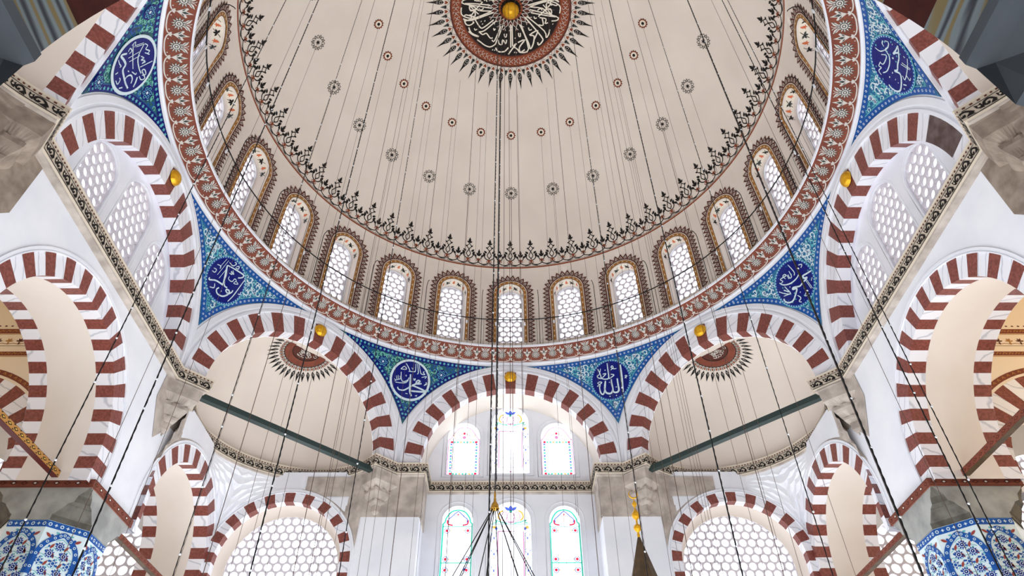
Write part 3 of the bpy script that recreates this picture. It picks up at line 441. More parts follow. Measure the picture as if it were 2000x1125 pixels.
# painted surround
bo=MB(); L1=WSP-WZ0; RM=.66; LA=pi*RM; LT=2*L1+LA
def fB(s,t,h):
    if s<=L1: u,z=-(WH+t),WZ0+s
    elif s<L1+LA: a=pi-(s-L1)/RM; u,z=(WH+t)*cos(a),WSP+(WH+t)*sin(a)
    else: u,z=(WH+t),WZ0+(LT-s)
    return wf(u,z,h+.014)
P=Pat(fB,.003,bo)
def strip(t0,t1,m,lay):
    n=64; pts=[(LT*i/n,(t0+t1)/2) for i in range(n+1)]; P.stroke(pts,t1-t0,m,lay,1)
strip(0,.015,BROWN,1); strip(.015,.095,GOLDP,1); strip(.095,.108,BROWN,1); strip(.108,.13,IVORY,1); strip(.13,.15,BROWN,2)
for i in range(56):
    s=LT*(i+.5)/56; P.disc(s,.055,.022,IVORY if i%2 else RUST,3,6)
NU=38
for i in range(NU):
    s=LT*(i+.5)/NU; w=LT/NU
    P.fill([(s-w/2,.15),(s-w/2,.24),(s-w*.3,.30),(s,.38),(s+w*.3,.30),(s+w/2,.24),(s+w/2,.15)],BROWN,1)
    P.fill([(s,.165),(s-w*.3,.2),(s-w*.24,.24),(s,.295),(s+w*.24,.24),(s+w*.3,.2)],LGREY,2)
    P.fill([(s,.18),(s-w*.2,.215),(s,.265),(s+w*.2,.215)],BROWN,3); P.disc(s,.218,.011,LGREY,4,5)
    P.disc(s-w/2,.175,.012,LGREY,3,5)
def copy_tree(o,parent=None):
    c=o.copy(); COL.objects.link(c)
    if parent: c.parent=parent
    for ch in [x for x in list(bpy.data.objects) if x.parent==o]: copy_tree(ch,c)
    return c
for k in range(24):
    a=k*15
    if k==0:
        w=empty('window_1'); fo=fr.build('window_frame',w); go=gw.build('window_lattice',w); po=pane.build('window_pane',w,'clear glass behind the lattice'); bd=bo.build('painted_surround',w,'ochre and brown lace pattern painted round the arch')
    else:
        w=empty('window_%d'%(k+1))
        for ch in (fo,go,po,bd): c=ch.copy(); COL.objects.link(c); c.parent=w
    w.rotation_euler=(0,0,-a*D)
    q=a if a<=180 else a-360
    side='straight ahead above the far arch' if q==0 else ('%s of the far middle one'%(['','first','second','third','fourth','fifth','sixth','seventh','eighth','ninth','tenth','eleventh'][abs(q)//15] + (' to the right' if q>0 else ' to the left')) if abs(q)<180 else 'directly overhead behind')
    tag(w,'arched pierced window at the foot of the dome, '+side,'window',kind='structure')
# iron railing on the ledge
rail=empty('ledge_railing',(0,0,15.33)); tag(rail,'thin black iron railing running round the ledge below the dome windows','railing')
hp=MB(); RH=7.36; n=96
hp.tube([(RH*sin(2*pi*i/n),RH*cos(2*pi*i/n),16.42) for i in range(n)],.018,IRON,6,True); hp.build('hoop').parent=rail; bpy.data.objects['hoop'].location=(0,0,-15.33)
bl=MB(); bl.tube([(0,7.36,0),(0,7.36,1.09)],.0055,IRON,4); bo_=None
rest=MB()
for i in range(264):
    a=(i//2*(1 if i%2 else -1))*(360/264)*D
    if i<100:
        if bo_ is None: bo_=bl.build('baluster',rail); c=bo_
        else: c=bo_.copy(); COL.objects.link(c); c.parent=rail
        c.rotation_euler=(0,0,-a)
    else: rest.tube([(RH*sin(a),RH*cos(a),0),(RH*sin(a),RH*cos(a),1.09)],.0055,IRON,4)
ob=rest.build('baluster',rail); ob['kind']='stuff'
# hooked lamp brackets between the windows
hk=MB(); hk.tube([(0,7.3,0),(0,7.3,2.0),(.0,7.27,2.1),(.0,7.17,2.16),(.0,7.06,2.12),(0,7.02,2.07)],.011,IRON,6)
proto=None
for k in range(24):
    a=(k+.5)*15
    if proto is None: proto=hk.build('hooked_bracket'); o=proto
    else: o=proto.copy(); COL.objects.link(o)
    o.location=(0,0,15.33); o.rotation_euler=(0,0,-a*D); q=a if a<180 else a-360
    tag(o,'black iron rod with a hooked top standing between two dome windows on the ledge','bracket','hooked rods between the dome windows')
# small glass lamps hanging from the railing
gl=MB(); gl.lathe([(.0,-.14),(.02,-.1),(.035,-.06),(.04,0),(.03,.04),(.035,.08)],BEAD,10); gl.tube([(0,0,.1),(0,0,.3)],.004,IRON,4)
proto=None
for k in range(48):
    a=(k*7.5+3.75)*D
    if proto is None: proto=gl.build('glass_lamp'); o=proto
    else: o=proto.copy(); COL.objects.link(o)
    o.location=((RH-.05)*sin(a),(RH-.05)*cos(a),16.2); o.scale=(.72,.72,.72)
    tag(o,'small clear glass oil lamp hanging from the railing below the dome windows','lamp','glass lamps on the ledge railing')
# ================= striped arches =================
def arch_mesh(F,ain,bin_,aout,bout,zs,n,depth,stilt=0,nst=0,key_red=True,far=None,mR=None,mW=None,seg=3,back=False,clipx=None,odd=(),skip=False):
    'voussoirs alternate red and white; F(u,d,z); soffit patches run depth back from the face'
    mb=MB(); mR=mR or RED; mW=mW or MARB; c=(n-1)//2
    cx=(lambda x:max(-clipx,min(clipx,x))) if clipx else (lambda x:x)
    def blk(Pi,Po,m):
        i0=[mb.vert(F(x,0,z)) for x,z in Pi]; o0=[mb.vert(F(cx(x),0,z)) for x,z in Po]; i1=[mb.vert(F(x,depth,z)) for x,z in Pi]
        for k in range(len(Pi)-1):
            mb.face((i0[k],o0[k],o0[k+1],i0[k+1]),m); mb.face((i0[k+1],i1[k+1],i1[k],i0[k]),m)
        if back:
            o1=[mb.vert(F(cx(x),depth,z)) for x,z in Po]
            for k in range(len(Pi)-1): mb.face((i1[k],i1[k+1],o1[k+1],o1[k]),m); mb.face((o0[k],o1[k],o1[k+1],o0[k+1]),m)
    for i in range(n):
        th=[pi*(i+k/seg)/n for k in range(seg+1)]
        m=mR if (abs(i-c)%2==0)==key_red else mW
        if i in odd: m=DMG
        if skip and i in (0,n-1): continue
        blk([(ain*cos(t),zs+bin_*sin(t)) for t in th],[(aout*cos(t),zs+bout*sin(t)) for t in th],m)
    for k in range(nst):
        z1=zs-stilt*k/nst; z0=zs-stilt*(k+1)/nst; red=((c+1+k)%2==0)==key_red
        for s in (1,-1): blk([(s*ain,z0),(s*ain,z1)][::s],[(s*aout,z0),(s*aout,z1)][::s],mR if red else mW)
    return mb
def mould_mesh(F,a0,b0,a1,b1,zs,clipx=None,proj=.05,stilt=0,m=None,steps=True):
    'raised white archivolt between two ellipses'
    mb=MB(); m=m or PL; N=48
    w=a1-a0; prof_=[(0,0),(0,-proj),(.22*w,-proj),(.3*w,-proj*.35),(.42*w,-proj*.35),(.5*w,-proj*.9),(.95*w,-proj*.9),(w,0)] if steps else [(0,0),(0,-proj),(w,-proj),(w,0)]
    rows=[]
    th=[pi*k/N for k in range(N+1)]
    for q,d in prof_:
        r=[]
        if stilt: r.append(F(min(a0+q,clipx or 99),d,zs-stilt))
        for t in th:
            x=(a0+q)*cos(t); z=zs+(b0+q*(b1-b0)/(w or 1))*sin(t)
            if clipx and abs(x)>clipx: x=math.copysign(clipx,x)
            r.append(F(x,d,z))
        if stilt: r.append(F(-min(a0+q,clipx or 99),d,zs-stilt))
        rows.append(r)
    mb.grid(rows,m,False); return mb
AP=7.9; ZS=11.42; AI,BI,AO,BO_=2.63,2.63,3.13,3.26
dirs={0:'far middle one, over the stained glass windows',45:'over the far right half-dome',-45:'over the far left half-dome',90:'on the right side, over three lattice windows',-90:'on the left side, over three lattice windows',135:'over the near right half-dome',-135:'over the near left half-dome',180:'behind the viewer'}
boss=MB()
boss.lathe([(.0,.1),(.05,.1),(.1,.085),(.14,.05),(.155,.0)],GOLD,18)
for k in range(8):
    for j in range(16):
        pass
bproto=None
for a in (0,45,-45,90,-90,135,-135,180):
    F0=frame(a,AP); F=lambda u,d,z,F0=F0:F0(u,d,z)
    dp=.28 if a in(0,180) else .34
    e=empty('striped_arch'); tag(e,'red and white striped octagon arch '+dirs[a],'arch','octagon arches under the dome')
    arch_mesh(F,AI,BI,AO,BO_,ZS,27,dp,clipx=3.25,odd=(1,2,3) if a==90 else ()).build('voussoirs',e)
    mould_mesh(F,AO-.01,BO_-.01,3.46,3.49,ZS,clipx=3.27,proj=.06).build('moulding',e)
    # straight impost block below the springing
    mb=MB(); mb.grid([[F(s*AI,dp,z) for z in (11.36,ZS)] for s in (1,)]+[[F(AI,0,z) for z in (11.36,ZS)],[F(3.27,0,z) for z in (11.36,ZS)]],MARB,False); mb.grid([[F(-AI,dp,z) for z in (11.36,ZS)],[F(-AI,0,z) for z in (11.36,ZS)],[F(-3.27,0,z) for z in (11.36,ZS)]],MARB,False)
    mb.build('impost_block',e)
    if bproto is None:
        b=boss.build('gilded_boss'); bproto=b
    else: b=bproto.copy(); COL.objects.link(b)
    N=Vector(F(0,-.02,14.48)); b.location=N; b.rotation_euler=(pi/2,0,-a*D); b.scale=(1.25,1.25,1.25)
    tag(b,'round gilded boss on the keystone of the octagon arch '+dirs[a].split(', over')[0],'boss','gilded keystone bosses')
# ================= pendentives =================
SR=8.55; SZ=11.69
def fP(c,x,y,h):
    R=SR-h; r=sqrt(max(R*R-(y-SZ)**2,.01)); a=c+x/sqrt(max(SR*SR-(y-SZ)**2,.01)); return (r*sin(a),r*cos(a),y)
def edge_d(x,y):
    'distance in from the tile border, for the panel whose middle is at local azimuth 0'
    r=sqrt(SR*SR-(y-SZ)**2); a=x/r; best=14.9-y
    for s in (-1,1):
        b=a-s*22.5*D; u=r*sin(b); n=r*cos(b)
        e=(sqrt((u/3.5)**2+((y-11.42)/3.5)**2)-1)*3.5; best=min(best,e)
    return best
def xb(y,off=0):
    lo,hi=0,3.4
    if edge_d(0,y)<off: return 0
    for _ in range(30):
        m=(lo+hi)/2
        if edge_d(m,y)>=off: lo=m
        else: hi=m
    return lo
y0t=12.0
while edge_d(0,y0t)<0: y0t+=.005
YS=[y0t+(14.9-y0t)*(i/44)**.9 for i in range(45)]
XB=[xb(y) for y in YS]
def xfull(y):
    'half width of the white shell between the arch planes'
    r=sqrt(SR*SR-(y-SZ)**2); k=min(1,AP/r); return r*(22.5*D-math.acos(k))if k<1 else r*22.5*D
pal={22.5:('blue',T_BLU,T_WHT,T_TUR,'arch'),-22.5:('green',T_GRN,T_GRE,T_B2,'arch'),-67.5:('blue',T_BLU,T_WHT,T_TUR,''),67.5:('blue',T_BLU,T_WHT,T_TUR,''),-112.5:('green',T_GRN,T_GRE,T_B2,''),112.5:('blue',T_BLU,T_WHT,T_TUR,'')}
ctr={-112.5:(.11,.1),-67.5:(.0,.04),67.5:(-.04,0)}
ptxt={22.5:'right of the far middle arch',-22.5:'left of the far middle arch',-67.5:'between the left half-dome arch and left side arch',67.5:'between the right half-dome arch and right side arch',-112.5:'in the upper left corner above the side arch',112.5:'in the upper right corner above the side arch'}
sh=MB()
for c in (22.5,-22.5,67.5,-67.5,112.5,-112.5,157.5,-157.5):
    ys=[11.70+(15.02-11.70)*i/30 for i in range(31)]
    sh.grid([[fP(c*D,xfull(y)*(j/12-1),y,-.012) for j in range(25)] for y in ys],PL,True)
    # narrow slip of masonry between neighbouring arch mouldings below the pendentive
    F=frame(c,0); r=AP/cos(22.5*D); sh.poly([F(0,r,11.36),F(.02,r-.01,11.7),F(-.02,r-.01,11.7)],PL)
o=sh.build('trim_2'); tag(o,'white plaster of the pendentives framing the tile panels','pendentive',kind='structure')
rnd=random.Random(5)
for c in (22.5,-22.5,67.5,-67.5,112.5,-112.5):
    nm,base,l1,l2,_=pal[c]
    e=MB()
    f=lambda x,y,h,c=c:fP(c*D,x,y,.012+h)
    e.grid([[f(XB[i]*(j/20-1),YS[i],0) for j in range(41)] for i in range(45)],base,True)
    e.grid([[f(XB[i]*(j/20-1),YS[i],-.03 if False else 0) for j in (0,)]+[fP(c*D,-XB[i],YS[i],-.012)] for i in range(45)],base,False)
    P=Pat(f,.003,e)
    mx,my=ctr.get(c,(0,0)); my+=14.11
    # navy border band with pale rings along the three edges
    for s in (-1,1):
        pts=[(s*xb(y,.075),y) for y in [y0t+.2+(14.82-y0t-.2)*i/40 for i in range(41)]]
        P.stroke(pts,.14,T_B2 if nm=='blue' else T_NAVY,1,1)
        d=0
        for i in range(1,41):
            a_,b_=pts[i-1],pts[i]; L=math.dist(a_,b_); 
            while d<L:
                k=d/L; x=a_[0]+(b_[0]-a_[0])*k; y=a_[1]+(b_[1]-a_[1])*k
                if nm=='blue': P.ring(x,y,.022,.013,T_WHT,3,8)
                else: P.star(x,y,.025,.05,5,T_TUR,3,d*9)
                d+=.13
            d-=L
        pts2=[(s*xb(y,.155),y) for y in [y0t+.45+(14.74-y0t-.45)*i/40 for i in range(41)]]; P.stroke(pts2,.014,l2,2,1)
    xt=xb(14.82); m=int(2*xt/.13); P.stroke([(-xt+2*xt*i/30,14.825) for i in range(31)],.13,T_B2 if nm=='blue' else T_NAVY,1,1)
    for i in range(m+1):
        x=-xt+2*xt*i/m
        if nm=='blue': P.ring(x,14.825,.022,.013,T_WHT,3,8)
        else: P.star(x,14.825,.025,.05,5,T_TUR,3,i)
    # scrolling stems and flowers
    pts=[]; tries=0
    while tries<14000:
        tries+=1; y=rnd.uniform(y0t,14.75); x=rnd.uniform(-2.4,2.4)
        if edge_d(x,y)<(.225 if tries<5000 else .185) or math.hypot(x-mx,y-my)<(.73 if tries<5000 else .68): continue
        kq=1 if tries<5000 else .58
        if any(math.hypot(x-p[0],y-p[1])<.11*(kq+p[2])/2 for p in pts): continue
        pts.append((x,y,kq))
    for i,(x,y,kq) in enumerate(pts):
        a=rnd.uniform(0,6.28); s=rnd.choice((-1,1)); k=rnd.uniform(.85,1.15)*kq
        L=l1 if i%3 else l2
        sp=[(x+k*.085*(1-t*.72)*cos(a+s*t*4.6),y+k*.085*(1-t*.72)*sin(a+s*t*4.6)) for t in (0,.2,.4,.6,.8,1)]
        P.stroke(sp,.03*kq+.004,L,2,2,taper=.3)
        P.leaf(sp[0][0],sp[0][1],a-s*1.9,.11*kq,.05*kq,L,2); P.leaf(sp[2][0],sp[2][1],a+s*3.4,.06*kq,.035*kq,L,2)
        if i%7==0 and kq==1: P.star(x,y,.03,.07,6,T_WHT if nm=='blue' else T_TUR,4,a); P.disc(x,y,.03,T_NAVY,5,6); P.disc(x,y,.013,T_WHT,6,5)
    if nm=='green':
        for x,y in ((.95,my+.35),(-.95,my+.35),(.0,my-1.0)):
            if edge_d(x,y)>.15:
                P.disc(x,y,.17,T_NAVY,6,14)
                for k in range(6): P.ring(x+.1*cos(k*pi/3),y+.1*sin(k*pi/3),.035,.016,T_TUR,7,8)
                P.disc(x,y,.035,T_WHT,7,8)
    e.build('tile_panel'); o=bpy.context.scene.collection.objects[-1]
    tag(o,'%s floral tile panel, %s'%('blue and white' if nm=='blue' else 'blue and green',ptxt[c]),'tile panel','tiled pendentives below the dome')
    md=MB(); P=Pat(lambda x,y,h,f=f:f(x,y,h+.02),.003,md)
    P.disc(mx,my,.645,T_WHT if nm=='green' else T_TUR,0,48); P.disc(mx,my,.62,T_BG if nm=='green' else T_B2,1,48)
    if nm=='blue':
        for k in range(50): a=2*pi*k/50; P.disc(mx+.605*cos(a),my+.605*sin(a),.015,T_WHT,2,6)
    P.disc(mx,my,.575,T_NAVY,3,48)
    for w,st in CAL[c]: P.stroke([(x,14.11+y*.96) for x,y in st],w*1.1,T_WHT,5,4,taper=.25)
    r2=random.Random(int(c*10)+999)
    if c in (67.5,112.5):
        for i in range(34):
            a=r2.uniform(0,6.28); q=.54*sqrt(r2.random()); P.star(mx+q*cos(a),my+q*sin(a),.012,.028,4,T_B2 if i%3 else T_TUR,4,a)
    for i in range(-2,3):
        x=i*.24; q=sqrt(max(.575**2-x*x,0)); P.stroke([(mx+x,my-q),(mx+x,my+q)],.004,T_NAVY2,4,1); P.stroke([(mx-q,my+x),(mx+q,my+x)],.004,T_NAVY2,4,1)
    m=md.build('calligraphic_roundel',o,'navy roundel with white Arabic calligraphy')
# ================= half-domes =================
semi={}
for a in (45,-45,135,-135):
    F=frame(a,AP); mb=MB(); d0=.34; DR=2.32
    rows=[]
    for i in range(15):
        ph=pi/2*i/14; rows.append([F(AI*cos(ph)*sin(t),d0+DR*cos(ph)*cos(t),ZS+BI*sin(ph)) for t in [(-90+180*k/32)*D for k in range(33)]])
    mb.grid([[ (p[0],p[1],11.30) for p in rows[0]]]+rows,CREAM,True)
    o=mb.build('ceiling'); tag(o,'cream half-dome in the %s corner'%{45:'far right',-45:'far left',135:'near right',-135:'near left'}[a],'half-dome',kind='structure')
    pm=MB()
    def fS(x,y,h,F=F):
        # x,y seen from below around a point near the crown: y away from the arch
        yy=y+.2; n=(x/AI)**2+(max(yy,0)/DR)**2; z=ZS+BI*sqrt(max(1-n,0))-h; return F(x,d0+yy,z)
    P=Pat(fS,.006,pm)
    def half(r,w,m,lay,t0=-.12,t1=pi+.12): P.stroke([(r*cos(t0+(t1-t0)*i/30),r*sin(t0+(t1-t0)*i/30)) for i in range(31)],w,m,lay,1)
    for i in range(4): half(.05+.1*i,.1,BROWN,1)
    half(.50,.2,BAND,2,-.2,pi+.2); half(.39,.02,BLK,3); half(.61,.02,BLK,3)
    r3=random.Random(3)
    for i in range(16):
        t=r3.uniform(.1,pi-.1); q=r3.uniform(.05,.3); P.stroke([(q*cos(t),q*sin(t)),(q*cos(t)+.07,q*sin(t)+.05),(q*cos(t)+.1,q*sin(t)-.03),(q*cos(t)+.02,q*sin(t)-.05)],.016,LGREY,4,3)
    for i in range(21):
        t=-.1+(pi+.2)*i/20; Q=Sub(P,0,0,t-pi/2)
        Q.fill([(0,.64),(-.03,.7),(0,.74),(.03,.7)],RUST,2)
        Q.fill([(0,.76),(-.05,.86),(-.035,.93),(0,1.07),(.035,.93),(.05,.86)],BLK,2); Q.stroke([(-.02,.86),(0,.83),(.02,.86),(0,.9)],.01,LGREY,3,2)
        for s in (-1,1): Q.stroke([(0,.62),(s*.045,.67),(s*.05,.74)],.012,BLK,2,2)
    pm.build('painted_medallion',o,'dark red medallion with pointed black rays at the crown')
    if abs(a)>90: continue
    tb=MB(); tb.box(-2.75,2.75,.10,.26,10.98,11.12,GREEN,F)
    b=tb.build('tie_beam'); tag(b,'dark green timber tie beam across the mouth of the %s half-dome'%{45:'far right',-45:'far left',135:'near right',-135:'near left'}[a],'beam','green tie beams of the half-domes')
# ================= cornice at the springing =================
def offset_path(pts,d):
    out=[]
    for i,p in enumerate(pts):
        a=pts[max(i-1,0)]; b=pts[min(i+1,len(pts)-1)]
        n=[]
        for q,r in ((a,p),(p,b)):
            l=math.dist(q,r)
            if l>1e-6: n.append((-(r[1]-q[1])/l,(r[0]-q[0])/l))
        nx=sum(k[0] for k in n)/len(n); ny=sum(k[1] for k in n)/len(n); l2=nx*nx+ny*ny
        out.append((p[0]+nx*d/max(l2,.35),p[1]+ny*d/max(l2,.35)))
    return out
IVC=mat('cream_stone_paint',(196,184,166),.6,.2)
def cornice(pts,name,label):
    'pts: plan line of the wall face, room on the left side when walking along'
    mb=MB(); pr=[(-.08,11.035),(0,11.04),(.06,11.06),(.07,11.09),(.10,11.11),(.12,11.31),(.127,11.375),(.145,11.40),(0,11.40),(-.45,11.40)]
    P0=[offset_path(pts,q) for q,_ in pr]
    mb.grid([[(x,y,z) for x,y in P0[i]] for i,(q,z) in enumerate(pr)],lambda i,j:[STONE,STONE,STONE,IVC,IVC,IVC,IVC,IVC,PL][i],False)  # underside rows in darker stone to offset bright light from below
    L=[0]; A=P0[4]; B=P0[5]
    for i in range(1,len(A)): L.append(L[-1]+math.dist(pts[i],pts[i-1]))
    def f(s,v,h):
        s=min(max(s,0),L[-1]-1e-6); i=0
        while L[i+1]<s: i+=1
        k=(s-L[i])/((L[i+1]-L[i]) or 1)
        ax=A[i][0]+(A[i+1][0]-A[i][0])*k; ay=A[i][1]+(A[i+1][1]-A[i][1])*k; bx=B[i][0]+(B[i+1][0]-B[i][0])*k; by=B[i][1]+(B[i+1][1]-B[i][1])*k
        tx,ty=A[i+1][0]-A[i][0],A[i+1][1]-A[i][1]; l=math.hypot(tx,ty) or 1
        return (ax+(bx-ax)*v/.2-ty/l*h,ay+(by-ay)*v/.2+tx/l*h,11.11+v)
    P=Pat(f,.004,mb); N=max(2,int(L[-1]/.29)); p=L[-1]/N
    n=int(L[-1]/.1)+1
    for k in range(n): s0=L[-1]*k/n; s1=L[-1]*(k+1)/n; P.fill([(s0,.005),(s1,.005),(s1,.02),(s0,.02)],BLK,1); P.fill([(s0,.18),(s1,.18),(s1,.193),(s0,.193)],BLK,1)
    for k in range(N):
        s=p*(k+.5)
        P.stroke([(s-p*.45,.06),(s-p*.2,.15),(s+p*.05,.14),(s+p*.1,.08),(s-p*.05,.06),(s-p*.08,.1)],.034,BLK,2,3)
        P.fill([(s+p*.14,.04),(s+p*.3,.05),(s+p*.42,.09),(s+p*.46,.16),(s+p*.3,.13),(s+p*.2,.16),(s+p*.16,.1)],BLK,2)
        P.fill([(s-p*.48,.025),(s-p*.1,.035),(s-p*.3,.095)],BLK,2); P.disc(s+p*.3,.1,.02,IVC,3,6)
    for k in range(int(L[-1]/.085)):
        s=.085*(k+.5); P.fill([(s-.018,.212),(s+.018,.212),(s+.018,.245),(s-.018,.245)],BROWN,2)
    o=mb.build(name); tag(o,label,'cornice',kind='structure'); return o
# dentils sit on the upper slope: extend the mapping by using v>.2 (still on the tilted face)
def arcpts(a):
    F=frame(a,AP); return [F(2.56*sin(t)*1.0,.34+2.26*cos(t),0)[:2] for t in [(-90+180*k/36)*D for k in range(37)]]
xq=2.5; yr=9.0
c8=[(sin(k*45*D+22.5*D)*AP/cos(22.5*D),cos(k*45*D+22.5*D)*AP/cos(22.5*D)) for k in range(8)]
def plan(sgn):
    'right half of the room from the far wall round to the near right corner; mirrored by sgn'
    F45=frame(45,AP); F135=frame(135,AP); p=[(0,yr),(xq,yr),(xq,AP),(3.27,AP)]
    p+=[F45(-2.56,0,0)[:2]]+arcpts(45)+[F45(2.56,0,0)[:2],(AP,3.27)]
    p+=[(AP,y) for y in (1.6,0,-1.6)]+[(AP,-3.27),F135(-2.56,0,0)[:2]]+arcpts(135)+[F135(2.56,0,0)[:2],(3.27,-AP),(xq,-AP)]
    return [(sgn*x,y) for x,y in p]
# room lies to the right when walking clockwise, so reverse for the right side
cornice(plan(1)[::-1],'trim_3','cream cornice painted with black scrolls round the right side at the arch springing')
cornice(plan(-1),'trim_4','cream cornice painted with black scrolls round the left side at the arch springing')
# ================= lower walls =================
XL=7.97; YF=7.94; YC=-.15
def wall_field(mb,F,u0,u1,arches,zt,zb,m,d=0,extra=()):
    'wall strip with arched openings; arches: (centre, radius, spring)'
    us={u0,u1}|set(extra)
    for c,r,zs in arches:
        for k in range(33): u=c-r*cos(pi*k/32); us.add(min(max(u,u0),u1))
    us=sorted(us)
    def g(u,s):
        z=zb(u) if callable(zb) else zb
        for c,r,zs in arches:
            if c-r+1e-6<=u+s*1e-5<=c+r-1e-6: z=max(z,zs+sqrt(max(r*r-(u-c)**2,0)))
        return z
    for i in range(len(us)-1):
        a,b=us[i],us[i+1]
        if b-a<1e-6: continue
        mb.poly([F(a,d,g(a,1)),F(b,d,g(b,-1)),F(b,d,zt),F(a,d,zt)],m)
ZB,RBo,RBi=8.30,2.45,2.04; YS_,ZSS,RSo,RSi=6.0,8.40,2.22,1.8
for sd,nm in ((-1,'left'),(1,'right')):
    F=frame(90*sd,XL) # for -90: u=+y ; for 90: u=-y
    ar=[(YC if sd<0 else -YC,RBo+.1,ZB)]+[(s*YS_,RSo+.1,ZSS) for s in (1,-1)]
    mb=MB(); wall_field(mb,F,-8.0,8.0,ar,11.2,7.87,PL)
    # back face of the thick wall, towards the gallery
    wall_field(mb,F,-8.0,8.0,[(YC if sd<0 else -YC,RBi,ZB)]+[(s*YS_,RSi,ZSS) for s in (1,-1)],11.6,7.87,PL,1.69)
    tm=MB()
    o=mb.build('wall_'+nm); tag(o,'white plaster side wall on the %s pierced by three striped arches'%nm,'wall',kind='structure')
    # side tympanum with its three lattice windows, set back inside the upper arch
    tm=MB(); d=.42
    FT=lambda u,v,h=0,F=F:F(u,-.07+d-h,v)
    cells=[(-2.75,-.76,-1.42,.50,13.02),(-.76,.76,0,.58,13.42),(.76,2.75,1.42,.50,13.02)]
    for x0,x1,cx,w,sp in cells:
        o_=archpoly(w,11.5,sp,w*1.0,12,cx); c0=(cx,12.4)
        an=sorted([math.atan2(p[1]-c0[1],p[0]-c0[0]) for p in o_]+[math.atan2(y-c0[1],x-c0[0]) for x in (x0,x1) for y in (11.35,14.25)])
        an.append(an[0])
        tm.grid([[FT(*ray2(o_,c0,t),-.10) for t in an],[FT(*ray2(o_,c0,t)) for t in an],[FT(*rect_hit(c0,t,x0,x1,11.35,14.25)) for t in an]],PL,False)
        # fine incised line round each window
    o2=tm.build('wall_'+nm+'_tympanum'); o2.name='wall_'+nm; o2.parent=o
    for i,(x0,x1,cx,w,sp) in enumerate(cells):
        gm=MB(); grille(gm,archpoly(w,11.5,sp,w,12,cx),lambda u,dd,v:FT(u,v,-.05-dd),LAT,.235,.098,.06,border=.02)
        wn=empty('window_%d'%(25+i+(3 if sd>0 else 0))); yy=FT(cx,12,0)
        gm.build('window_lattice',wn); pm=MB(); pm.poly([FT(u,v,-.09) for u,v in archpoly(w,11.5,sp,w,12,cx)],G_CLR); pm.build('window_pane',wn)
        ri=MB(); ri.tube([FT(u,v,.0) for u,v in archpoly(w+.06,11.45,sp,w+.06,12,cx)],.012,PL,5,True); ri.build('window_frame',wn)
        u_=cx*(1 if sd<0 else -1)
        tag(wn,'lattice window in the %s upper side wall, %s'%(nm,'the tall middle one' if i==1 else ('the one nearest the viewer' if u_<0 else 'the one farthest from the viewer')),'window',kind='structure')
    # arches of the lower wall
    for c,ri_,ro_,zs,n,kr,st,lab in ((YC,RBi,RBo,ZB,27,True,.5,'wide striped arch in the middle of the %s side wall'%nm),(YS_,RSi,RSo,ZSS,21,False,.62,'narrow tall striped arch at the far end of the %s side wall'%nm),(-YS_,RSi,RSo,ZSS,21,False,.62,'narrow striped arch at the near end of the %s side wall'%nm)):
        cc=c if sd<0 else -c
        G=lambda u,dd,z,F=F,cc=cc:F(u+cc,dd,z)
        e=empty('striped_arch'); tag(e,lab,'arch','arches of the side walls')
        arch_mesh(G,ri_,ri_,ro_,ro_,zs,n,.36,st,2,kr,clipx=1.95 if abs(c)>1 else None).build('voussoirs',e)
        mould_mesh(G,ro_,ro_,ro_+.1,ro_+.1,zs,proj=.03,stilt=st).build('moulding',e)
        Hh=lambda u,dd,z,F=F,cc=cc:F(u+cc,1.69-dd,z)
        arch_mesh(Hh,ri_,ri_,ro_,ro_,zs,n,.36,st,2,kr,clipx=1.95 if abs(c)>1 else None).build('rear_voussoirs',e)
        vm=MB(); vm.grid([[G(ri_,dd,zs-st)]+[G(ri_*cos(pi*k/36),dd,zs+ri_*sin(pi*k/36)) for k in range(37)]+[G(-ri_,dd,zs-st)] for dd in (.36,.85,1.33)],CREAM2,True)
        vm.build('soffit_vault',e,'smooth pale plaster vault')
    # tie beams at the springing of the lower arches
    for c,h,gold in ((YC,2.04,sd<0),(YS_,1.82,False)):
        cc=c if sd<0 else -c; tb=MB(); zc=7.86 if abs(c)<1 else 7.72; dx=.62 if abs(c)<1 else .42
        tb.box(cc-h,cc+h,dx-.06,dx+.06,zc,zc+.13,WOOD if not gold else mat('dark_red_wood',(84,30,26),.5),F)
        if True:
            P=Pat(lambda u,v,hh,F=F,dx=dx,zc=zc,cc=cc:F(cc+u,dx-.06-hh,zc+v*.65),.003,tb); ga=GOLDP if gold else BAND
            P.fill([(-h,.012),(h,.012),(h,.188),(-h,.188)],ga if gold else BAND,1)
            for k in range(int(2*h/.2)):
                x=-h+.1+.2*k; P.fill([(x-.07,.1),(x,.15),(x+.07,.1),(x,.05)],BLK if gold else BROWN,2); P.fill([(x-.035,.1),(x,.125),(x+.035,.1),(x,.075)],mat_yel if gold else RUST,3)
                for q in (.03,.16): P.leaf(x+.1,q,.4,.06,.03,BLK if gold else BROWN,2)
        b=tb.build('tie_beam'); tag(b,('gold and black patterned' if gold else 'dark red brown')+' wooden tie beam across the %s arch of the %s side wall'%('wide middle' if abs(c)<1 else 'narrow far',nm),'beam','tie beams of the side wall arches')
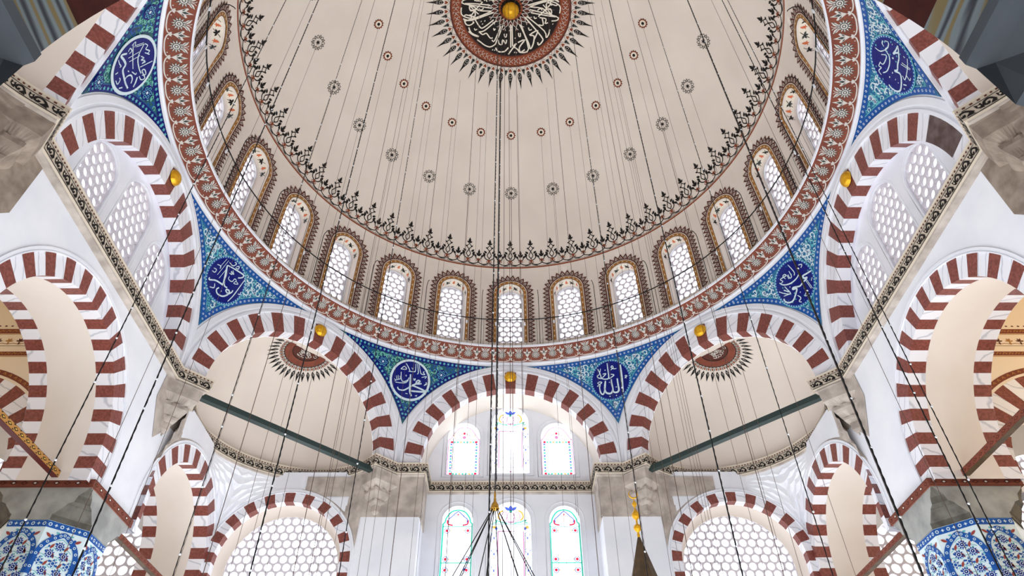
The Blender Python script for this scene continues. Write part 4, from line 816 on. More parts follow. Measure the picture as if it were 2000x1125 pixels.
# front wall with the two lattice-filled arches
XG,RG,RGi,ZG=6.14,1.93,1.66,8.65
F=frame(0,YF)
for sd,nm in ((-1,'left'),(1,'right')):
    mb=MB(); a,b=(-7.97,-2.5) if sd<0 else (2.5,7.97)
    wall_field(mb,F,a,b,[(sd*XG,RG+.09,ZG)],11.2,0,PL)
    # return of the pier into the window recess
    mb.poly([(sd*2.5,YF,0),(sd*2.5,YF,11.38),(sd*2.5,yr,11.38),(sd*2.5,yr,0)],PL)
    o=mb.build('wall_front_'+nm); o.name='wall_front'; tag(o,'white far wall section on the %s with a great striped lattice arch'%nm,'wall',kind='structure')
    G=lambda u,dd,z,sd=sd:F(u+sd*XG,dd,z)
    e=empty('striped_arch'); tag(e,'striped red and white arch round the great lattice window on the far %s'%nm,'arch','arches round the great far lattices')
    arch_mesh(G,RGi,RGi,RG,RG,ZG,21,.24,2.2,8,True).build('voussoirs',e)
    mould_mesh(G,RG,RG,RG+.1,RG+.1,ZG,proj=.03,stilt=2.2).build('moulding',e)
    vm=MB(); vm.grid([[G(r,dd,ZG-2.2)]+[G(r*cos(pi*k/36),dd,ZG+r*sin(pi*k/36)) for k in range(37)]+[G(-r,dd,ZG-2.2)] for dd,r in ((.24,RGi),(.6,1.58),(.62,1.5))],CREAM,True); vm.build('soffit_vault',e)
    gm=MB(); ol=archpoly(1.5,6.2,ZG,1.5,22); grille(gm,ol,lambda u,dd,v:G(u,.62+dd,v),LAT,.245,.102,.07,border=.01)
    wn=empty('window_%d'%(31+(sd>0))); gm.build('window_lattice',wn); pm=MB(); pm.poly([G(u,.66,v) for u,v in ol],G_CLR); pm.build('window_pane',wn)
    tag(wn,'great round-headed plaster lattice window at the bottom %s of the view'%nm,'window',kind='structure')
    # limestone facing of the pier head, and squinch in the corner
    st=MB(); zl=9.86
    xa,xb_=(4.25,2.48)
    def ztop(x): return 11.05
    st.box(min(sd*2.47,sd*4.18),max(sd*2.47,sd*4.18),-.012,.05,zl,11.05,STONE,F)
    k=14; xs=[4.18+(5.75-4.18)*i/k for i in range(k+1)]
    for i in range(k):
        z=[max(10.45,ZG+sqrt(max((RG+.11)**2-(x-XG)**2,0))) for x in (xs[i],xs[i+1])]
        q=[F(sd*xs[i],-.02,z[0]),F(sd*xs[i+1],-.02,z[1]),F(sd*xs[i+1],-.02,11.05),F(sd*xs[i],-.02,11.05)]; st.poly(q if sd>0 else q[::-1],STONE)
    st.box(min(sd*2.47,sd*2.5),max(sd*2.47,sd*2.5),0,1.0,zl,11.05,STONE,F)
    o=st.build('trim_5' if sd<0 else 'trim_6'); tag(o,'pale limestone blocks at the top of the %s window pier'%nm,'masonry',kind='structure')
# window recess wall with stained glass
rec=MB(); FR=lambda u,v,h=0:(u,yr-h,v)
SW=[('upper middle',-.78,.78,0,.575,11.72,13.50,.575,11.38,15.0),('upper left',-2.7,-.78,-1.46,.5,11.68,12.98,.5,11.38,15.0),('upper right',.78,2.7,1.46,.5,11.68,12.98,.5,11.38,15.0),
    ('lower middle',-.8,.8,0,.575,5.2,10.22,.575,0,11.06),('lower left',-2.5,-.8,-1.53,.44,5.2,10.24,.44,0,11.06),('lower right',.8,2.5,1.55,.44,5.2,10.24,.44,0,11.06)]
for nm,x0,x1,cx,w,z0,sp,ri,za,zb in SW:
    o_=archpoly(w,z0,sp,ri,14,cx); c0=(cx,(z0+sp)/2)
    an=sorted([math.atan2(p[1]-c0[1],p[0]-c0[0]) for p in o_]+[math.atan2(y-c0[1],x-c0[0]) for x in (x0,x1) for y in (za,zb)]); an.append(an[0])
    rec.grid([[FR(*ray2(o_,c0,t),-.16) for t in an],[FR(*ray2(o_,c0,t)) for t in an],[FR(*rect_hit(c0,t,x0,x1,za,zb)) for t in an]],PL,False)
# barrel of the recess above the cornice
rec.grid([[frame(0,AP)(AI,dd,11.36)]+[frame(0,AP)(AI*cos(pi*k/40),dd,ZS+BI*sin(pi*k/40)) for k in range(41)]+[frame(0,AP)(-AI,dd,11.36)] for dd in (.28,1.1)],CREAM2,True)
rec.poly([FR(x,z) for x,z in ((-2.5,11.06),(2.5,11.06),(2.5,11.38),(-2.5,11.38))],PL)
o=rec.build('wall_front'); tag(o,'white recessed far wall holding six stained glass windows','wall',kind='structure')
for i,(nm,x0,x1,cx,w,z0,sp,ri,za,zb) in enumerate(SW):
    wn=empty('window_%d'%(33+i)); tag(wn,'stained glass window, %s of the six in the far wall'%nm,'window',kind='structure')
    pn=MB(); P=Pat(lambda u,v,h,cx=cx:(cx+u,yr+.14-h,v),.004,pn)
    P.fill([(x-cx,z) for x,z in archpoly(w,z0,sp,ri,16,cx)],G_CLR,0)
    B=lambda pts,wd,m,l=1,n=4:P.stroke(pts,wd,m,l,n)
    zt=sp+ri; zm=sp-.02
    if 'middle' in nm:
        B([(-w,zm),(w,zm)],.02,G_GRN,1,1)
        for s in (-1,1):
            B([(s*.02,zm+.04),(s*.2,zm+.08),(s*.27,zm+.22),(s*.2,zm+.36),(s*.1,zm+.3),(s*.12,zm+.12),(0,zm+.03)],.022,G_PNK)
            B([(0,zm+.05),(s*.09,zm+.14),(s*.1,zm+.28),(0,zm+.36)],.018,G_PNK)
            B([(s*.28,zm+.1),(s*.36,zm+.2),(s*.32,zm+.34),(s*.22,zm+.4)],.05,G_YEL); P.leaf(s*.03,zm+.4,pi/2-s*.9,.2,.09,G_BLU,1)
            B([(s*.1,zm+.02),(s*.3,zm+.06),(s*.45,zm+.12),(s*.4,zm+.05),(s*.5,zm+.03)],.03,G_GRN)
        P.leaf(0,zm+.38,pi/2,.2,.13,G_BLU,1); P.disc(0,zm+.38,.05,G_GRN,2)
        zt2=zm-.22; zb2=z0+.28 if 'upper' in nm else z0+.6; iw=w-.21
        B([(-iw,zt2),(iw,zt2),(iw,zb2),(-iw,zb2),(-iw,zt2)],.035,G_PNK,1,1); B([(-iw-.03,zt2),(-iw-.03,zb2)],.006,BLK,2,1); B([(iw+.03,zt2),(iw+.03,zb2)],.006,BLK,2,1)
        B([(-w+.02,zm),(-w+.02,z0)],.012,G_BLU,1,1); B([(w-.02,zm),(w-.02,z0)],.012,G_BLU,1,1)
        dz=zb2+.18; B([(-iw+.06,dz+.15),(iw-.06,dz+.15)],.012,G_GRN,1,1); B([(0,dz+.12),(.16,dz),(0,dz-.12),(-.16,dz),(0,dz+.12)],.012,G_GRN,1,1)
        z=zt2-.1
        while z>z0+.1:
            for s in (-1,1): P.ring(s*(w-.1),z,.07,.014,G_BLU,1,10); P.leaf(s*(w-.1),z-.14,pi/2,.08,.05,G_BLU,2); P.disc(s*(w-.1),z-.2,.02,G_YEL,1,6)
            z-=.46
        for s in (-1,1): P.disc(s*(w-.1),zm-.1,.05,G_YEL,1,8); P.star(s*(w-.16),zm-.14,.03,.07,5,G_BLU,2)
        P.disc(0,z0+.13,.035,G_PNK,1,8)
    elif 'upper' in nm:
        ow=w-.015
        B([(-ow,z0+.02),(ow,z0+.02),(ow,zm),(-ow,zm),(-ow,z0+.02)],.028,G_PNK,1,1)
        B([(-ow,zm),(-ow*.85,zm+.06),(-ow*.7,zm+.2),(-.2,zm+.38),(0,zm+.45),(.2,zm+.38),(ow*.7,zm+.2),(ow*.85,zm+.06),(ow,zm)],.026,G_PNK)
        for s in (-1,1):
            for k in range(12):
                z=z0+.09+k*(zm-z0-.15)/11
                if 0<k<11: P.star(s*(ow-.09),z,.025,.065,4,G_GRN if k%2 else G_BLU,1,k)
            for q in (z0+.1,zm-.09): P.disc(s*(ow-.1),q,.045,G_RED,3,8)
            B([(s*.3,zm+.04),(s*.22,zm+.18),(s*.08,zm+.14),(s*.1,zm+.3)],.018,G_YEL); B([(s*.16,zm+.02),(s*.2,zm+.12),(s*.05,zm+.22)],.016,G_BLU)
            B([(s*.34,zm+.1),(s*.3,zm+.2),(s*.16,zm+.34)],.02,G_YEL)
        for k in range(9):
            x=-ow+.09+k*(2*ow-.18)/8
            if k in (0,8): continue
            for q in (z0+.1,zm-.09): P.star(x,q,.025,.06,4,G_GRN if k%3 else G_YEL,1,k)
        B([(-ow+.2,z0+.22),(ow-.2,z0+.22),(ow-.2,zm-.2),(-ow+.2,zm-.2),(-ow+.2,z0+.22)],.018,G_PNK,1,1)
        P.disc(0,zm+.22,.045,G_RED,2,8); P.disc(0,zm+.08,.06,G_PNK,2,8)
    else:
        ow=w-.02
        B([(-ow,z0),(-ow,zm)],.05,G_GRN,1,1); B([(ow,z0),(ow,zm)],.05,G_GRN,1,1); B([(-ow,zm-.1),(ow,zm-.1)],.02,G_GRN,2,1)
        B([(-ow,zm),(-ow*.88,zm+.03),(-ow*.8,zm+.16),(-.2,zm+.34),(0,zm+.40),(.2,zm+.34),(ow*.8,zm+.16),(ow*.88,zm+.03),(ow,zm)],.045,G_GRN)
        for s in (-1,1):
            B([(s*.26,zm+.02),(s*.27,zm+.12),(s*.18,zm+.2),(s*.06,zm+.32),(0,zm+.36)],.03,G_BLU); B([(s*.3,zm+.1),(s*.28,zm-.02),(s*.14,zm-.06)],.045,G_RED)
            P.ring(s*.07,zm+.08,.09,.012,G_YEL,1,12)
            z=zm-.22; j=0
            while z>z0:
                P.disc(s*(ow-.12),z,.045,G_RED,2,8); P.ring(s*(ow-.12),z,.075,.02,G_BLU,1,10); P.disc(s*(ow-.22),z,.022,G_YEL,2,6)
                z-= .82 if j%2==0 else .3; j+=1
            B([(s*(ow-.2),zm-.34),(s*(ow-.2),z0)],.008,G_BLU,2,1)
        P.star(0,zm+.26,.02,.055,4,G_RED,2,pi/2); B([(-ow,zm-1.14),(ow,zm-1.14)],.03,G_GRN,1,1)
    pn.build('window_pane',wn); rm=MB()
    rm.tube([FR(x,z,.005) for x,z in archpoly(w+.13,z0-.08,sp,ri+.13,14,cx)],.011,PL,5,True); rm.tube([FR(x,z,.003) for x,z in archpoly(w+.015,z0,sp,ri+.015,14,cx)],.012,PL,5,True); rm.build('window_frame',wn)
# ================= squinch with stalactite tiers in each corner =================
def zfl(w):
    'height of the arch moulding under a point of the wall'
    z=10.7
    if abs(abs(w[0])-7.96)<.01:
        q=abs(w[1])-YS_
        if abs(q)<RSo+.1: z=max(z if abs(q)>RSo else 9.2,ZSS+sqrt(max((RSo+.1)**2-q*q,0)))
        if w[1]>7.2: z=ZSS+sqrt(max((RSo+.1)**2-q*q,0))
    else:
        q=abs(w[0])-XG
        if abs(q)<RG+.09: z=ZG+sqrt(max((RG+.09)**2-q*q,0))
    return z
for sx in (-1,1):
  for sy in (1,-1):
    mb=MB(); cx,cy=-5.586,5.586
    fr_=[(0,0),(.04,.04),(.05,.10),(.16,.13),(.18,.30),(.36,.34),(.38,.50),(.56,.54),(.58,.70),(.78,.74),(.8,.9),(1,.95),(1,1)]
    NT_=96; rows=[[] for _ in fr_]
    for k in range(NT_+1):
        t=(-89+178*k/NT_)*D; N=frame(-45,AP); p=N(2.52*sin(t),.34+2.24*cos(t),0)
        dx,dy=p[0]-cx,p[1]-cy; s=min((-7.96-cx)/dx if dx<-1e-6 else 9,(7.93-cy)/dy if dy>1e-6 else 9); wx,wy=cx+dx*s,cy+dy*s
        zf=min(zfl((wx,wy)),11.0); mid=abs(t)<40*D
        for ti,(q,zq) in enumerate(fr_):
            tier=(ti+1)//2; zig=abs(sin(k*pi/4+tier*pi/2)) if mid else 0
            qq=q if not(0<q<1) else min(1,q*(.78+.22*zig)+(0 if mid else .12))
            z=11.05+(zf-11.05)*zq-(.05*zig*(11.05-zf) if 0<zq<.97 else 0)
            rows[ti].append((-sx*-1*(p[0]+(wx-p[0])*qq)*1,sy*(p[1]+(wy-p[1])*qq),z))
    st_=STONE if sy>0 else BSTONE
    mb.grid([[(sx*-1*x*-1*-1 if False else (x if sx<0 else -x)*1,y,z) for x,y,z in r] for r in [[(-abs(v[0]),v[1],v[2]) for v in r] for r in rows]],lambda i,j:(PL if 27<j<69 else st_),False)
    o=mb.build('squinch'); tag(o,'white stalactite squinch carved in tiers under the %s %s half-dome'%('far' if sy>0 else 'near','right' if sx>0 else 'left'),'squinch')
# ================= stalactite corbels under the octagon corners =================
F45=frame(45,AP)
for k in range(8):
    if k in (3,4): continue
    sx=1 if k<4 else -1; kk=k if k<4 else 7-k
    if kk==0: tip=(3.80,7.37); anc=(3.72,7.94); ax=(1,0); half=.58; out=.60
    elif kk==1: tip=(7.37,3.80); anc=(7.97,3.72); ax=(0,1); half=.58; out=.62
    else: tip=(7.37,-3.80); anc=(7.97,-3.72); ax=(0,-1); half=.60; out=.62
    inw=(0,-1) if kk==0 else (-1,0)
    mb=MB(); n=24; rows=[]
    # outline in polar form around the anchor: a pointed prow
    prow=[]
    for i in range(n+1):
        t=pi*i/n; a_,b_=cos(t),sin(t); r=1/((abs(a_)/half)**1.05+(abs(b_)/out)**1.05)**(1/1.05); prow.append((r*a_,r*b_))
    H=1.2 if kk<2 else 1.35
    T_=[(1.03,0,0),(1.0,.03,0),(.98,.12,0),(.96,.26,.03),(.72,.38,.26),(.70,.40,.1),(.68,.47,.0),(.62,.52,.04),(.46,.62,.24),(.44,.64,.05),(.40,.68,0),(.24,.74,.15),(.23,.76,0),(.22,.88,0),(.14,.93,0),(.05,.95,0),(.04,1.0,0)]
    for ti,(s,q,zg) in enumerate(T_):
        r=[]
        for i,(a_,b_) in enumerate(prow):
            ph=(i%6)/3.0; w_=abs(ph-1) if (ti//5)%2==0 else 1-abs(ph-1)
            ss=s*(1-zg*w_); r.append((sx*(anc[0]+(ax[0]*a_+inw[0]*b_)*ss),anc[1]+(ax[1]*a_+inw[1]*b_)*ss,11.05-H*q))
        rows.append(r)
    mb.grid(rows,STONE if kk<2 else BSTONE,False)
    if kk==2: # carved star facets on the broad near corbel
        pass
    o=mb.build('stalactite_corbel'); tag(o,'carved %s limestone corbel under the cornice, %s'%('pale' if kk<2 else 'brown',{0:'beside the far windows, ',1:'between half-dome and side wall, ',2:'at the upper edge of the view, '}[kk]+('right' if sx>0 else 'left')),'corbel','stalactite corbels under the cornice')
    if kk>0:
        sm=MB(); y=3.1 if kk==1 else -3.0
        q=[(3.0,11.05),(2.95,10.4),(3.4,9.62),(3.95,10.2),(4.4,10.3),(4.4,11.05)] if kk==1 else [(2.85,11.05),(2.85,9.9),(3.4,9.2),(4.4,9.9),(4.6,10.2),(5.2,11.05)]
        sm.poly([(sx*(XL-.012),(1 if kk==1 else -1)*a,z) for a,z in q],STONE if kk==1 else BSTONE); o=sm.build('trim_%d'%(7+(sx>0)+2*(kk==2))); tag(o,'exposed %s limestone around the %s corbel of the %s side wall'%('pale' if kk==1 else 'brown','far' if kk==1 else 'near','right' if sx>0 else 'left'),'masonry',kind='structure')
# ================= tiled pillars =================
PX,PY,PH=8.77,2.89,.86
DSTONE=mat('stained_shaded_marble',(104,102,94),.6,.25,col2=(74,70,64),scale=5,detail=7)  # stained notch faces, also darkened against the light from below
def pillar(sx,sy):
    cx,cy=sx*PX,sy*PY
    e=empty('tiled_pillar',(cx,cy,0)); tag(e,'octagonal pillar clad in blue floral tiles with grey head, %s %s'%('far' if sy>0 else 'near','right' if sx>0 else 'left'),'pillar','tiled pillars of the side galleries')
    sh=MB(); h=PH; k=h*math.tan(pi/8)
    def octo(h,c): return [(h,-(h-c)),(h,h-c),(h-c,h),(-(h-c),h),(-h,h-c),(-h,-(h-c)),(-(h-c),-h),(h-c,-h)]
    c8_=h-k
    sh.grid([[(x,y,z) for x,y in octo(h,c8_)] for z in (0,7.1)],T_BG,False,True)
    FA=[]
    for i in range(8):
        P0=octo(h,c8_); a=Vector(P0[i]); b=Vector(P0[(i+1)%8]); m=(a+b)/2; n=m.normalized(); t=(b-a).normalized(); FA.append((m,t,n))
    for i,(m,t,n) in enumerate(FA):
        # decorate only faces that look towards the hall
        wn=Vector((n.x,n.y)); 
        if wn.x*(-sx)<-.3: continue
        P=Pat(lambda u,v,hh,m=m,t=t,n=n:(m.x+t.x*u+n.x*hh,m.y+t.y*u+n.y*hh,v),.003,sh); w=k
        P.fill([(-w,6.97),(w,6.97),(w,7.09),(-w,7.09)],T_B2,1)
        for j in range(7): x=-w+w/7+j*2*w/7; (P.ring(x,7.03,.026,.016,T_WHT,2,8) if j%2==0 else P.star(x,7.03,.015,.035,4,T_WHT,2))
        for z0 in (6.9,5.9):
            if z0<6.5: P.fill([(-w,z0+.02),(w,z0+.02),(w,z0+.05),(-w,z0+.05)],T_B2,1)
            arc=[(-w+.03,z0-.75),(-w+.03,z0-.4),(-w*.72,z0-.2),(-w*.3,z0-.06),(0,z0),(w*.3,z0-.06),(w*.72,z0-.2),(w-.03,z0-.4),(w-.03,z0-.75)]
            P.stroke(arc,.085,T_B2,4,4)
            cs=cat(arc,5)
            for q in range(2,len(cs),3): P.ring(cs[q][0],cs[q][1],.02,.012,T_WHT,5,7)
            for s in (-1,1):
                P.leaf(s*(w-.05),z0-.02,pi+.6 if s>0 else -.6,.13,.05,T_RED,2); P.disc(s*(w-.16),z0-.05,.025,T_B2,2,7); P.leaf(s*(w-.2),z0+.02,pi/2+s*1.8,.08,.035,T_TUR,2)
        z=4.6; row=0
        while z<6.85:
            for x in ((-.24,0,.24) if row%2==0 else (-.12,.12)):
                if abs(x)<w*.82 and z<6.86-.33*(abs(x)/w)**1.4:
                    if (row+int(x*100))%3: P.star(x,z,.05,.088,10,T_NAVY2,2,row); P.disc(x,z,.045,T_WHT,3,10); P.disc(x,z,.034,T_NAVY,3.5,8); P.disc(x,z,.012,T_WHT,5,5)
                    else: P.star(x,z,.04,.085,6,T_B2,2,row); P.ring(x,z,.035,.012,T_WHT,3,8)
                    P.stroke([(x-.1,z+.07),(x,z+.12),(x+.1,z+.07)],.01,T_TUR,1,3)
            for x in ((-.12,.12) if row%2==0 else (-.24,0,.24)):
                if abs(x)<w*.86 and z<6.8-.33*(abs(x)/w)**1.4:
                    P.leaf(x-.03,z-.07,pi/2+(.5 if row%2 else -.5),.12,.045,T_RED,2); P.disc(x+.05,z+.03,.02,T_B2,2,7); P.disc(x-.05,z-.03,.018,T_B2,2,7); P.disc(x+.03,z-.08,.016,T_TUR,2,6)
            z+=.15; row+=1
    sh.build('shaft',e,'blue, white and red floral tile cladding')
    hd=MB(); hh=PH+.01
    rows=[(c8_,7.10),(c8_*1.0,7.2),(c8_*.93,7.22),(c8_*.62,7.38),(c8_*.60,7.40),(c8_*.40,7.44),(c8_*.34,7.56),(c8_*.12,7.66),(.02,7.72)]
    for zz in range(len(rows)-1): pass
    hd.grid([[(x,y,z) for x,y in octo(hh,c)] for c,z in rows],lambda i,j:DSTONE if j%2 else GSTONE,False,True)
    for s1 in (-1,1):
        for s2 in (-1,1):   # carved leaf in each corner notch
            q=hh-c8_*.42; hd.tube([(s1*(hh-c8_*.52),s2*(hh-c8_*.52),7.26),(s1*q,s2*q,7.42),(s1*(hh-.1),s2*(hh-.1),7.6)],[.02,.07,.03],GSTONE,6)
            hd.tube([(s1*(hh-.05),s2*(hh-c8_-.02),7.2),(s1*(hh-.03),s2*(hh-c8_*.55),7.44),(s1*(hh-c8_*.55),s2*(hh-.03),7.44),(s1*(hh-c8_-.02),s2*(hh-.05),7.2)],.012,GSTONE,5)
    hd.build('capital',e,'grey marble block with carved corners')
    cn=MB(); g=hh+.03
    cn.box(-g,g,-g,g,7.72,7.87,BAND)
    for fx,fy in ((0,-1),(0,1),(1,0),(-1,0)):
        P=Pat(lambda u,v,h_,fx=fx,fy=fy:((u if fy else 0)+fx*(g+h_),(u if fx else 0)+fy*(g+h_),7.72+v),.003,cn)
        for j in range(9):
            x=-g+g/9*(2*j+1); P.fill([(x-.07,.075),(x,.12),(x+.07,.075),(x,.03)],BROWN,1); P.fill([(x-.03,.075),(x,.095),(x+.03,.075),(x,.055)],IVORY if j%2 else RUST,2)
        P.fill([(-g,.135),(g,.135),(g,.15),(-g,.15)],BROWN,1); P.fill([(-g,0),(g,0),(g,.012),(-g,.012)],BROWN,1)
    cn.build('abacus',e,'rust red carved band')
for sx in (-1,1):
    for sy in (1,-1): pillar(sx,sy)
# ================= gallery seen through the side arches =================
for sx,nm in ((-1,'left'),(1,'right')):
    F=frame(0,2.15); mb=MB(); cx=sx*11.75
    a,b=(sorted((sx*9.95,sx*17.0)))
    wall_field(mb,F,a,b,[(cx,2.6,8.05)],14.5,7.0,WARM)
    # painted bands
    P=Pat(lambda u,v,h:F(u,-h,v),.004,mb)
    for z,w in ((11.62,.13),(10.98,.11)):
        P.fill([(a,z-w/2),(b,z-w/2),(b,z+w/2),(a,z+w/2)],BAND,1); P.fill([(a,z-w/2-.03),(b,z-w/2-.03),(b,z-w/2-.01),(a,z-w/2-.01)],GOLDP,1)
        n=int((b-a)/.14)
        for i in range(n): x=a+(b-a)*(i+.5)/n; P.stroke([(x-.05,z-.03),(x,z+.03),(x+.03,z-.02),(x+.06,z+.02)],.018,GOLDP,2,2)
    n=int((b-a)/.24)
    for i in range(n):
        x=a+(b-a)*(i+.5)/n
        for q in (.2,1.2,2.0,2.9,-1.57): P.leaf(x,11.32,q,.1,.035,GOLDP if i%2 else BROWN,2)
        P.stroke([(x-.12,11.27),(x,11.25),(x+.12,11.27)],.012,RUST,1,2)
    n=int((b-a)/.14)
    for i in range(n): x=a+(b-a)*(i+.5)/n; P.leaf(x-.03,11.77,0,.07,.04,BROWN,1)
    P.fill([(a,11.19),(b,11.19),(b,11.2),(a,11.2)],BROWN,1)
    P.stroke([(cx+2.52*cos(pi*k/40),8.05+2.52*sin(pi*k/40)) for k in range(41)],.12,BAND,1,1)
    for i in range(52): t=pi*(i+.5)/52; P.stroke([(cx+2.49*cos(t-.01),8.05+2.49*sin(t-.01)),(cx+2.55*cos(t),8.05+2.55*sin(t)),(cx+2.5*cos(t+.015),8.05+2.5*sin(t+.015))],.02,GOLDP,2,2)
    o=mb.build('wall_gallery_'+nm); tag(o,'warm cream gallery cross wall with orange painted bands beyond the %s arch'%nm,'wall',kind='structure')
    G=lambda u,d,z,cx=cx:F(u+cx,d,z)
    e=empty('striped_arch'); tag(e,'striped arch crossing the %s gallery, seen through the wide side arch'%nm,'arch','striped arches inside the galleries')
    arch_mesh(G,1.85,1.85,2.4,2.4,8.05,21,.4,.4,1,True).build('voussoirs',e); 
    rg_=MB(); rg_.grid([[G(r*cos(pi*k/40),0,8.05+r*sin(pi*k/40)) for k in range(41)] for r in (2.4,2.6)],WARM,False); rg_.build('moulding',e)
    vm=MB(); vm.grid([[G(1.85*cos(pi*k/30),dd,8.05+1.85*sin(pi*k/30)) for k in range(31)] for dd in (.4,1.2)],WARM,True); vm.build('soffit_vault',e)
    # far wall of the gallery with lattice windows
    F8=frame(0,8.2); mb=MB(); a,b=sorted((sx*8.05,sx*18.0))
    wall_field(mb,F8,a,b,[(sx*11.1,1.6,8.4),(sx*15.5,1.5,10.4)],14.0,0,PL)
    o=mb.build('wall_gallery_'+nm); tag(o,'white end wall of the %s gallery with lattice windows'%nm,'wall',kind='structure')
    for j,(c,r,zs) in enumerate(((sx*11.1,1.6,8.4),(sx*15.5,1.5,10.4))):
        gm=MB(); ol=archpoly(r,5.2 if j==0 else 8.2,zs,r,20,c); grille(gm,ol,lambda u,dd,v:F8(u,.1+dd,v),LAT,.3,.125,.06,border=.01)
        wn=empty('window_%d'%(39+j+(2 if sx>0 else 0))); gm.build('window_lattice',wn); pm=MB(); pm.poly([F8(u,.14,v) for u,v in ol],G_CLR); pm.build('window_pane',wn)
        tag(wn,'lattice window in the end wall of the %s gallery, %s'%(nm,'beside the tiled pillar' if j==0 else 'at the very edge of the view'),'window',kind='structure')
    mb=MB(); mb.box(min(sx*8.3,sx*17.9),max(sx*8.3,sx*17.9),-8.2,8.1,3.7,3.85,mat('gallery_floor_boards',(150,128,106),.7)); o=mb.build('floor'); tag(o,'floor of the %s gallery'%nm,'floor',kind='structure')
    # gallery vault and unseen outer wall, added to shade the side-arch soffits
    mb=MB(); mb.grid([[(sx*(9.95+ (4.6)*(1-cos(t))/1.0*.9),y,11.6+2.6*sin(t)) for t in [pi*k/16 for k in range(17)]] for y in (-8,2.15,8.2)],WARM,True)
    o=mb.build('ceiling'); tag(o,'cream vault over the %s gallery'%nm,'vault',kind='structure')
    mb=MB(); mb.poly([(sx*17.9,-8,0),(sx*17.9,8.2,0),(sx*17.9,8.2,12),(sx*17.9,-8,12)],WARM); mb.poly([(sx*8.1,-8.3,0),(sx*17.9,-8.3,0),(sx*17.9,-8.3,14),(sx*8.1,-8.3,14)],WARM); o=mb.build('wall_gallery_'+nm); tag(o,'unseen outer wall of the %s gallery, added for shade'%nm,'wall',kind='structure')
for sx,w_ in ((-1,170),(1,420)):   # warm lamps hanging in the side galleries
    ld=bpy.data.lights.new('gallery_lamp','POINT'); ld.energy=w_; ld.color=(1,.82,.6); ld.shadow_soft_size=.25
    lo=bpy.data.objects.new('gallery_lamp_light',ld); COL.objects.link(lo); lo.location=(sx*14.2,-.8,8.6)
# ================= near arch above the viewer =================
NM=marble('shaded_blue_grey_marble_paint',(112,124,128),(44,48,58),5.5,5,.3,(0,0,0))  # near-arch marble and red are darkened; their shade is in the colour
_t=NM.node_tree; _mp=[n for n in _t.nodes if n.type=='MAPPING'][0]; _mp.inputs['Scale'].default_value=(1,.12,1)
_e=[n for n in _t.nodes if n.type=='VALTORGB'][0].color_ramp.elements; _x=_e.new(.72); _x.color=lin((112,124,128)); _x=_e.new(.92); _x.color=lin((118,104,70)); NR=mat('shaded_red_stone_paint',(66,26,20),.6,.2,col2=(54,20,16),scale=14)
F=lambda u,d,z:(-.15-u,-8.3-d,z)
e=empty('near_arch',(0,0,0)); tag(e,'shaded near arch of grey marbled and red stones at the top corners','arch')
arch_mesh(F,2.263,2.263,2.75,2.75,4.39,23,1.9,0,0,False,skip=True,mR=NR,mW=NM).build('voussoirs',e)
for s,nm in ((-1,'left'),(1,'right')):
    cp=MB(); B=lambda x,y,z:(-.15+s*x,-8.3-y,z)
    # impost block: stepped, facetted, running back along the soffit
    n=5; L=1.9
    for j in range(n):
        y0=L*j/n; y1=L*(j+1)/n; ym=(y0+y1)/2
        A_=[(2.25,y0,4.68),(2.25,y1,4.68)]; 
        prof_=[(2.40,4.72),(2.225,4.70),(2.225,4.63),(2.26,4.59),(2.29,4.28),(2.38,4.22),(2.42,3.95),(2.6,3.85),(2.7,3.4)]
        for i in range(len(prof_)-1):
            (x0,z0),(x1,z1)=prof_[i],prof_[i+1]
            if i in (3,5,7):
                # recessed pointed niche in this facet
                p=[B(x0,y0,z0),B(x0,y1,z0),B(x1,y1,z1),B(x1,y0,z1)]; xm=(x0+x1)/2+.07; zm=(z0+z1)/2
                q=[B(x0+.05,y0+.05,z0-.03),B(x0+.05,y1-.05,z0-.03),B(x1+.03,y1-.1,z1+.05),B(x1+.03,ym,z1+.01),B(x1+.03,y0+.1,z1+.05)]
                pv=[cp.vert(v) for v in p]; qv=[cp.vert(v) for v in q]
                cp.face((pv[0],pv[1],qv[1],qv[0]),NM2); cp.face((pv[1],pv[2],qv[2],qv[1]),NM2); cp.face((pv[2],pv[3],qv[4],qv[3],qv[2]),NM2); cp.face((pv[3],pv[0],qv[0],qv[4]),NM2); c=cp.vert(B(xm+.02,ym,zm))
                for k in range(5): cp.face((qv[k],qv[(k+1)%5],c),NM2)
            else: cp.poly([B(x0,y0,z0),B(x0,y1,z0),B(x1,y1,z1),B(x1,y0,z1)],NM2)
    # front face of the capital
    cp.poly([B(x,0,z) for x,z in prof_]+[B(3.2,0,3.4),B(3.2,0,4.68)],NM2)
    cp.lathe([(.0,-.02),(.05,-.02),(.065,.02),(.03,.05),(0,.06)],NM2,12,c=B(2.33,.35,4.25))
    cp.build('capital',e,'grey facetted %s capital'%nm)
mb=MB(); G=lambda u,d,z:(-.15+u,-8.3-d,z)
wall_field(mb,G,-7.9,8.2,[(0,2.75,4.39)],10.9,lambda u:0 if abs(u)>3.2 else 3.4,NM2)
mb.box(-4.5,4.5,-14,-8.35,7.3,7.4,NM2)  # unseen ceiling and walls behind the viewer, added to shade the arch
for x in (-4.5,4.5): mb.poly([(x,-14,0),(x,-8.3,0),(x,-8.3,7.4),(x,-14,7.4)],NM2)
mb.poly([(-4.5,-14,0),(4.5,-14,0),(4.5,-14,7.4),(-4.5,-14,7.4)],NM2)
o=mb.build('wall_back'); tag(o,'shaded grey masonry around the near arch, with unseen enclosure added to darken it','wall',kind='structure')
mb=MB(); mb.box(-4.5,4.5,-14,-8.3,-.05,0,mat('dark_carpet',(96,40,36),.9)); o=mb.build('floor'); tag(o,'dark red carpet at the entrance, added unseen to darken the near arch','floor',kind='structure')  # unseen floor piece added dark so the arch soffit stays dim
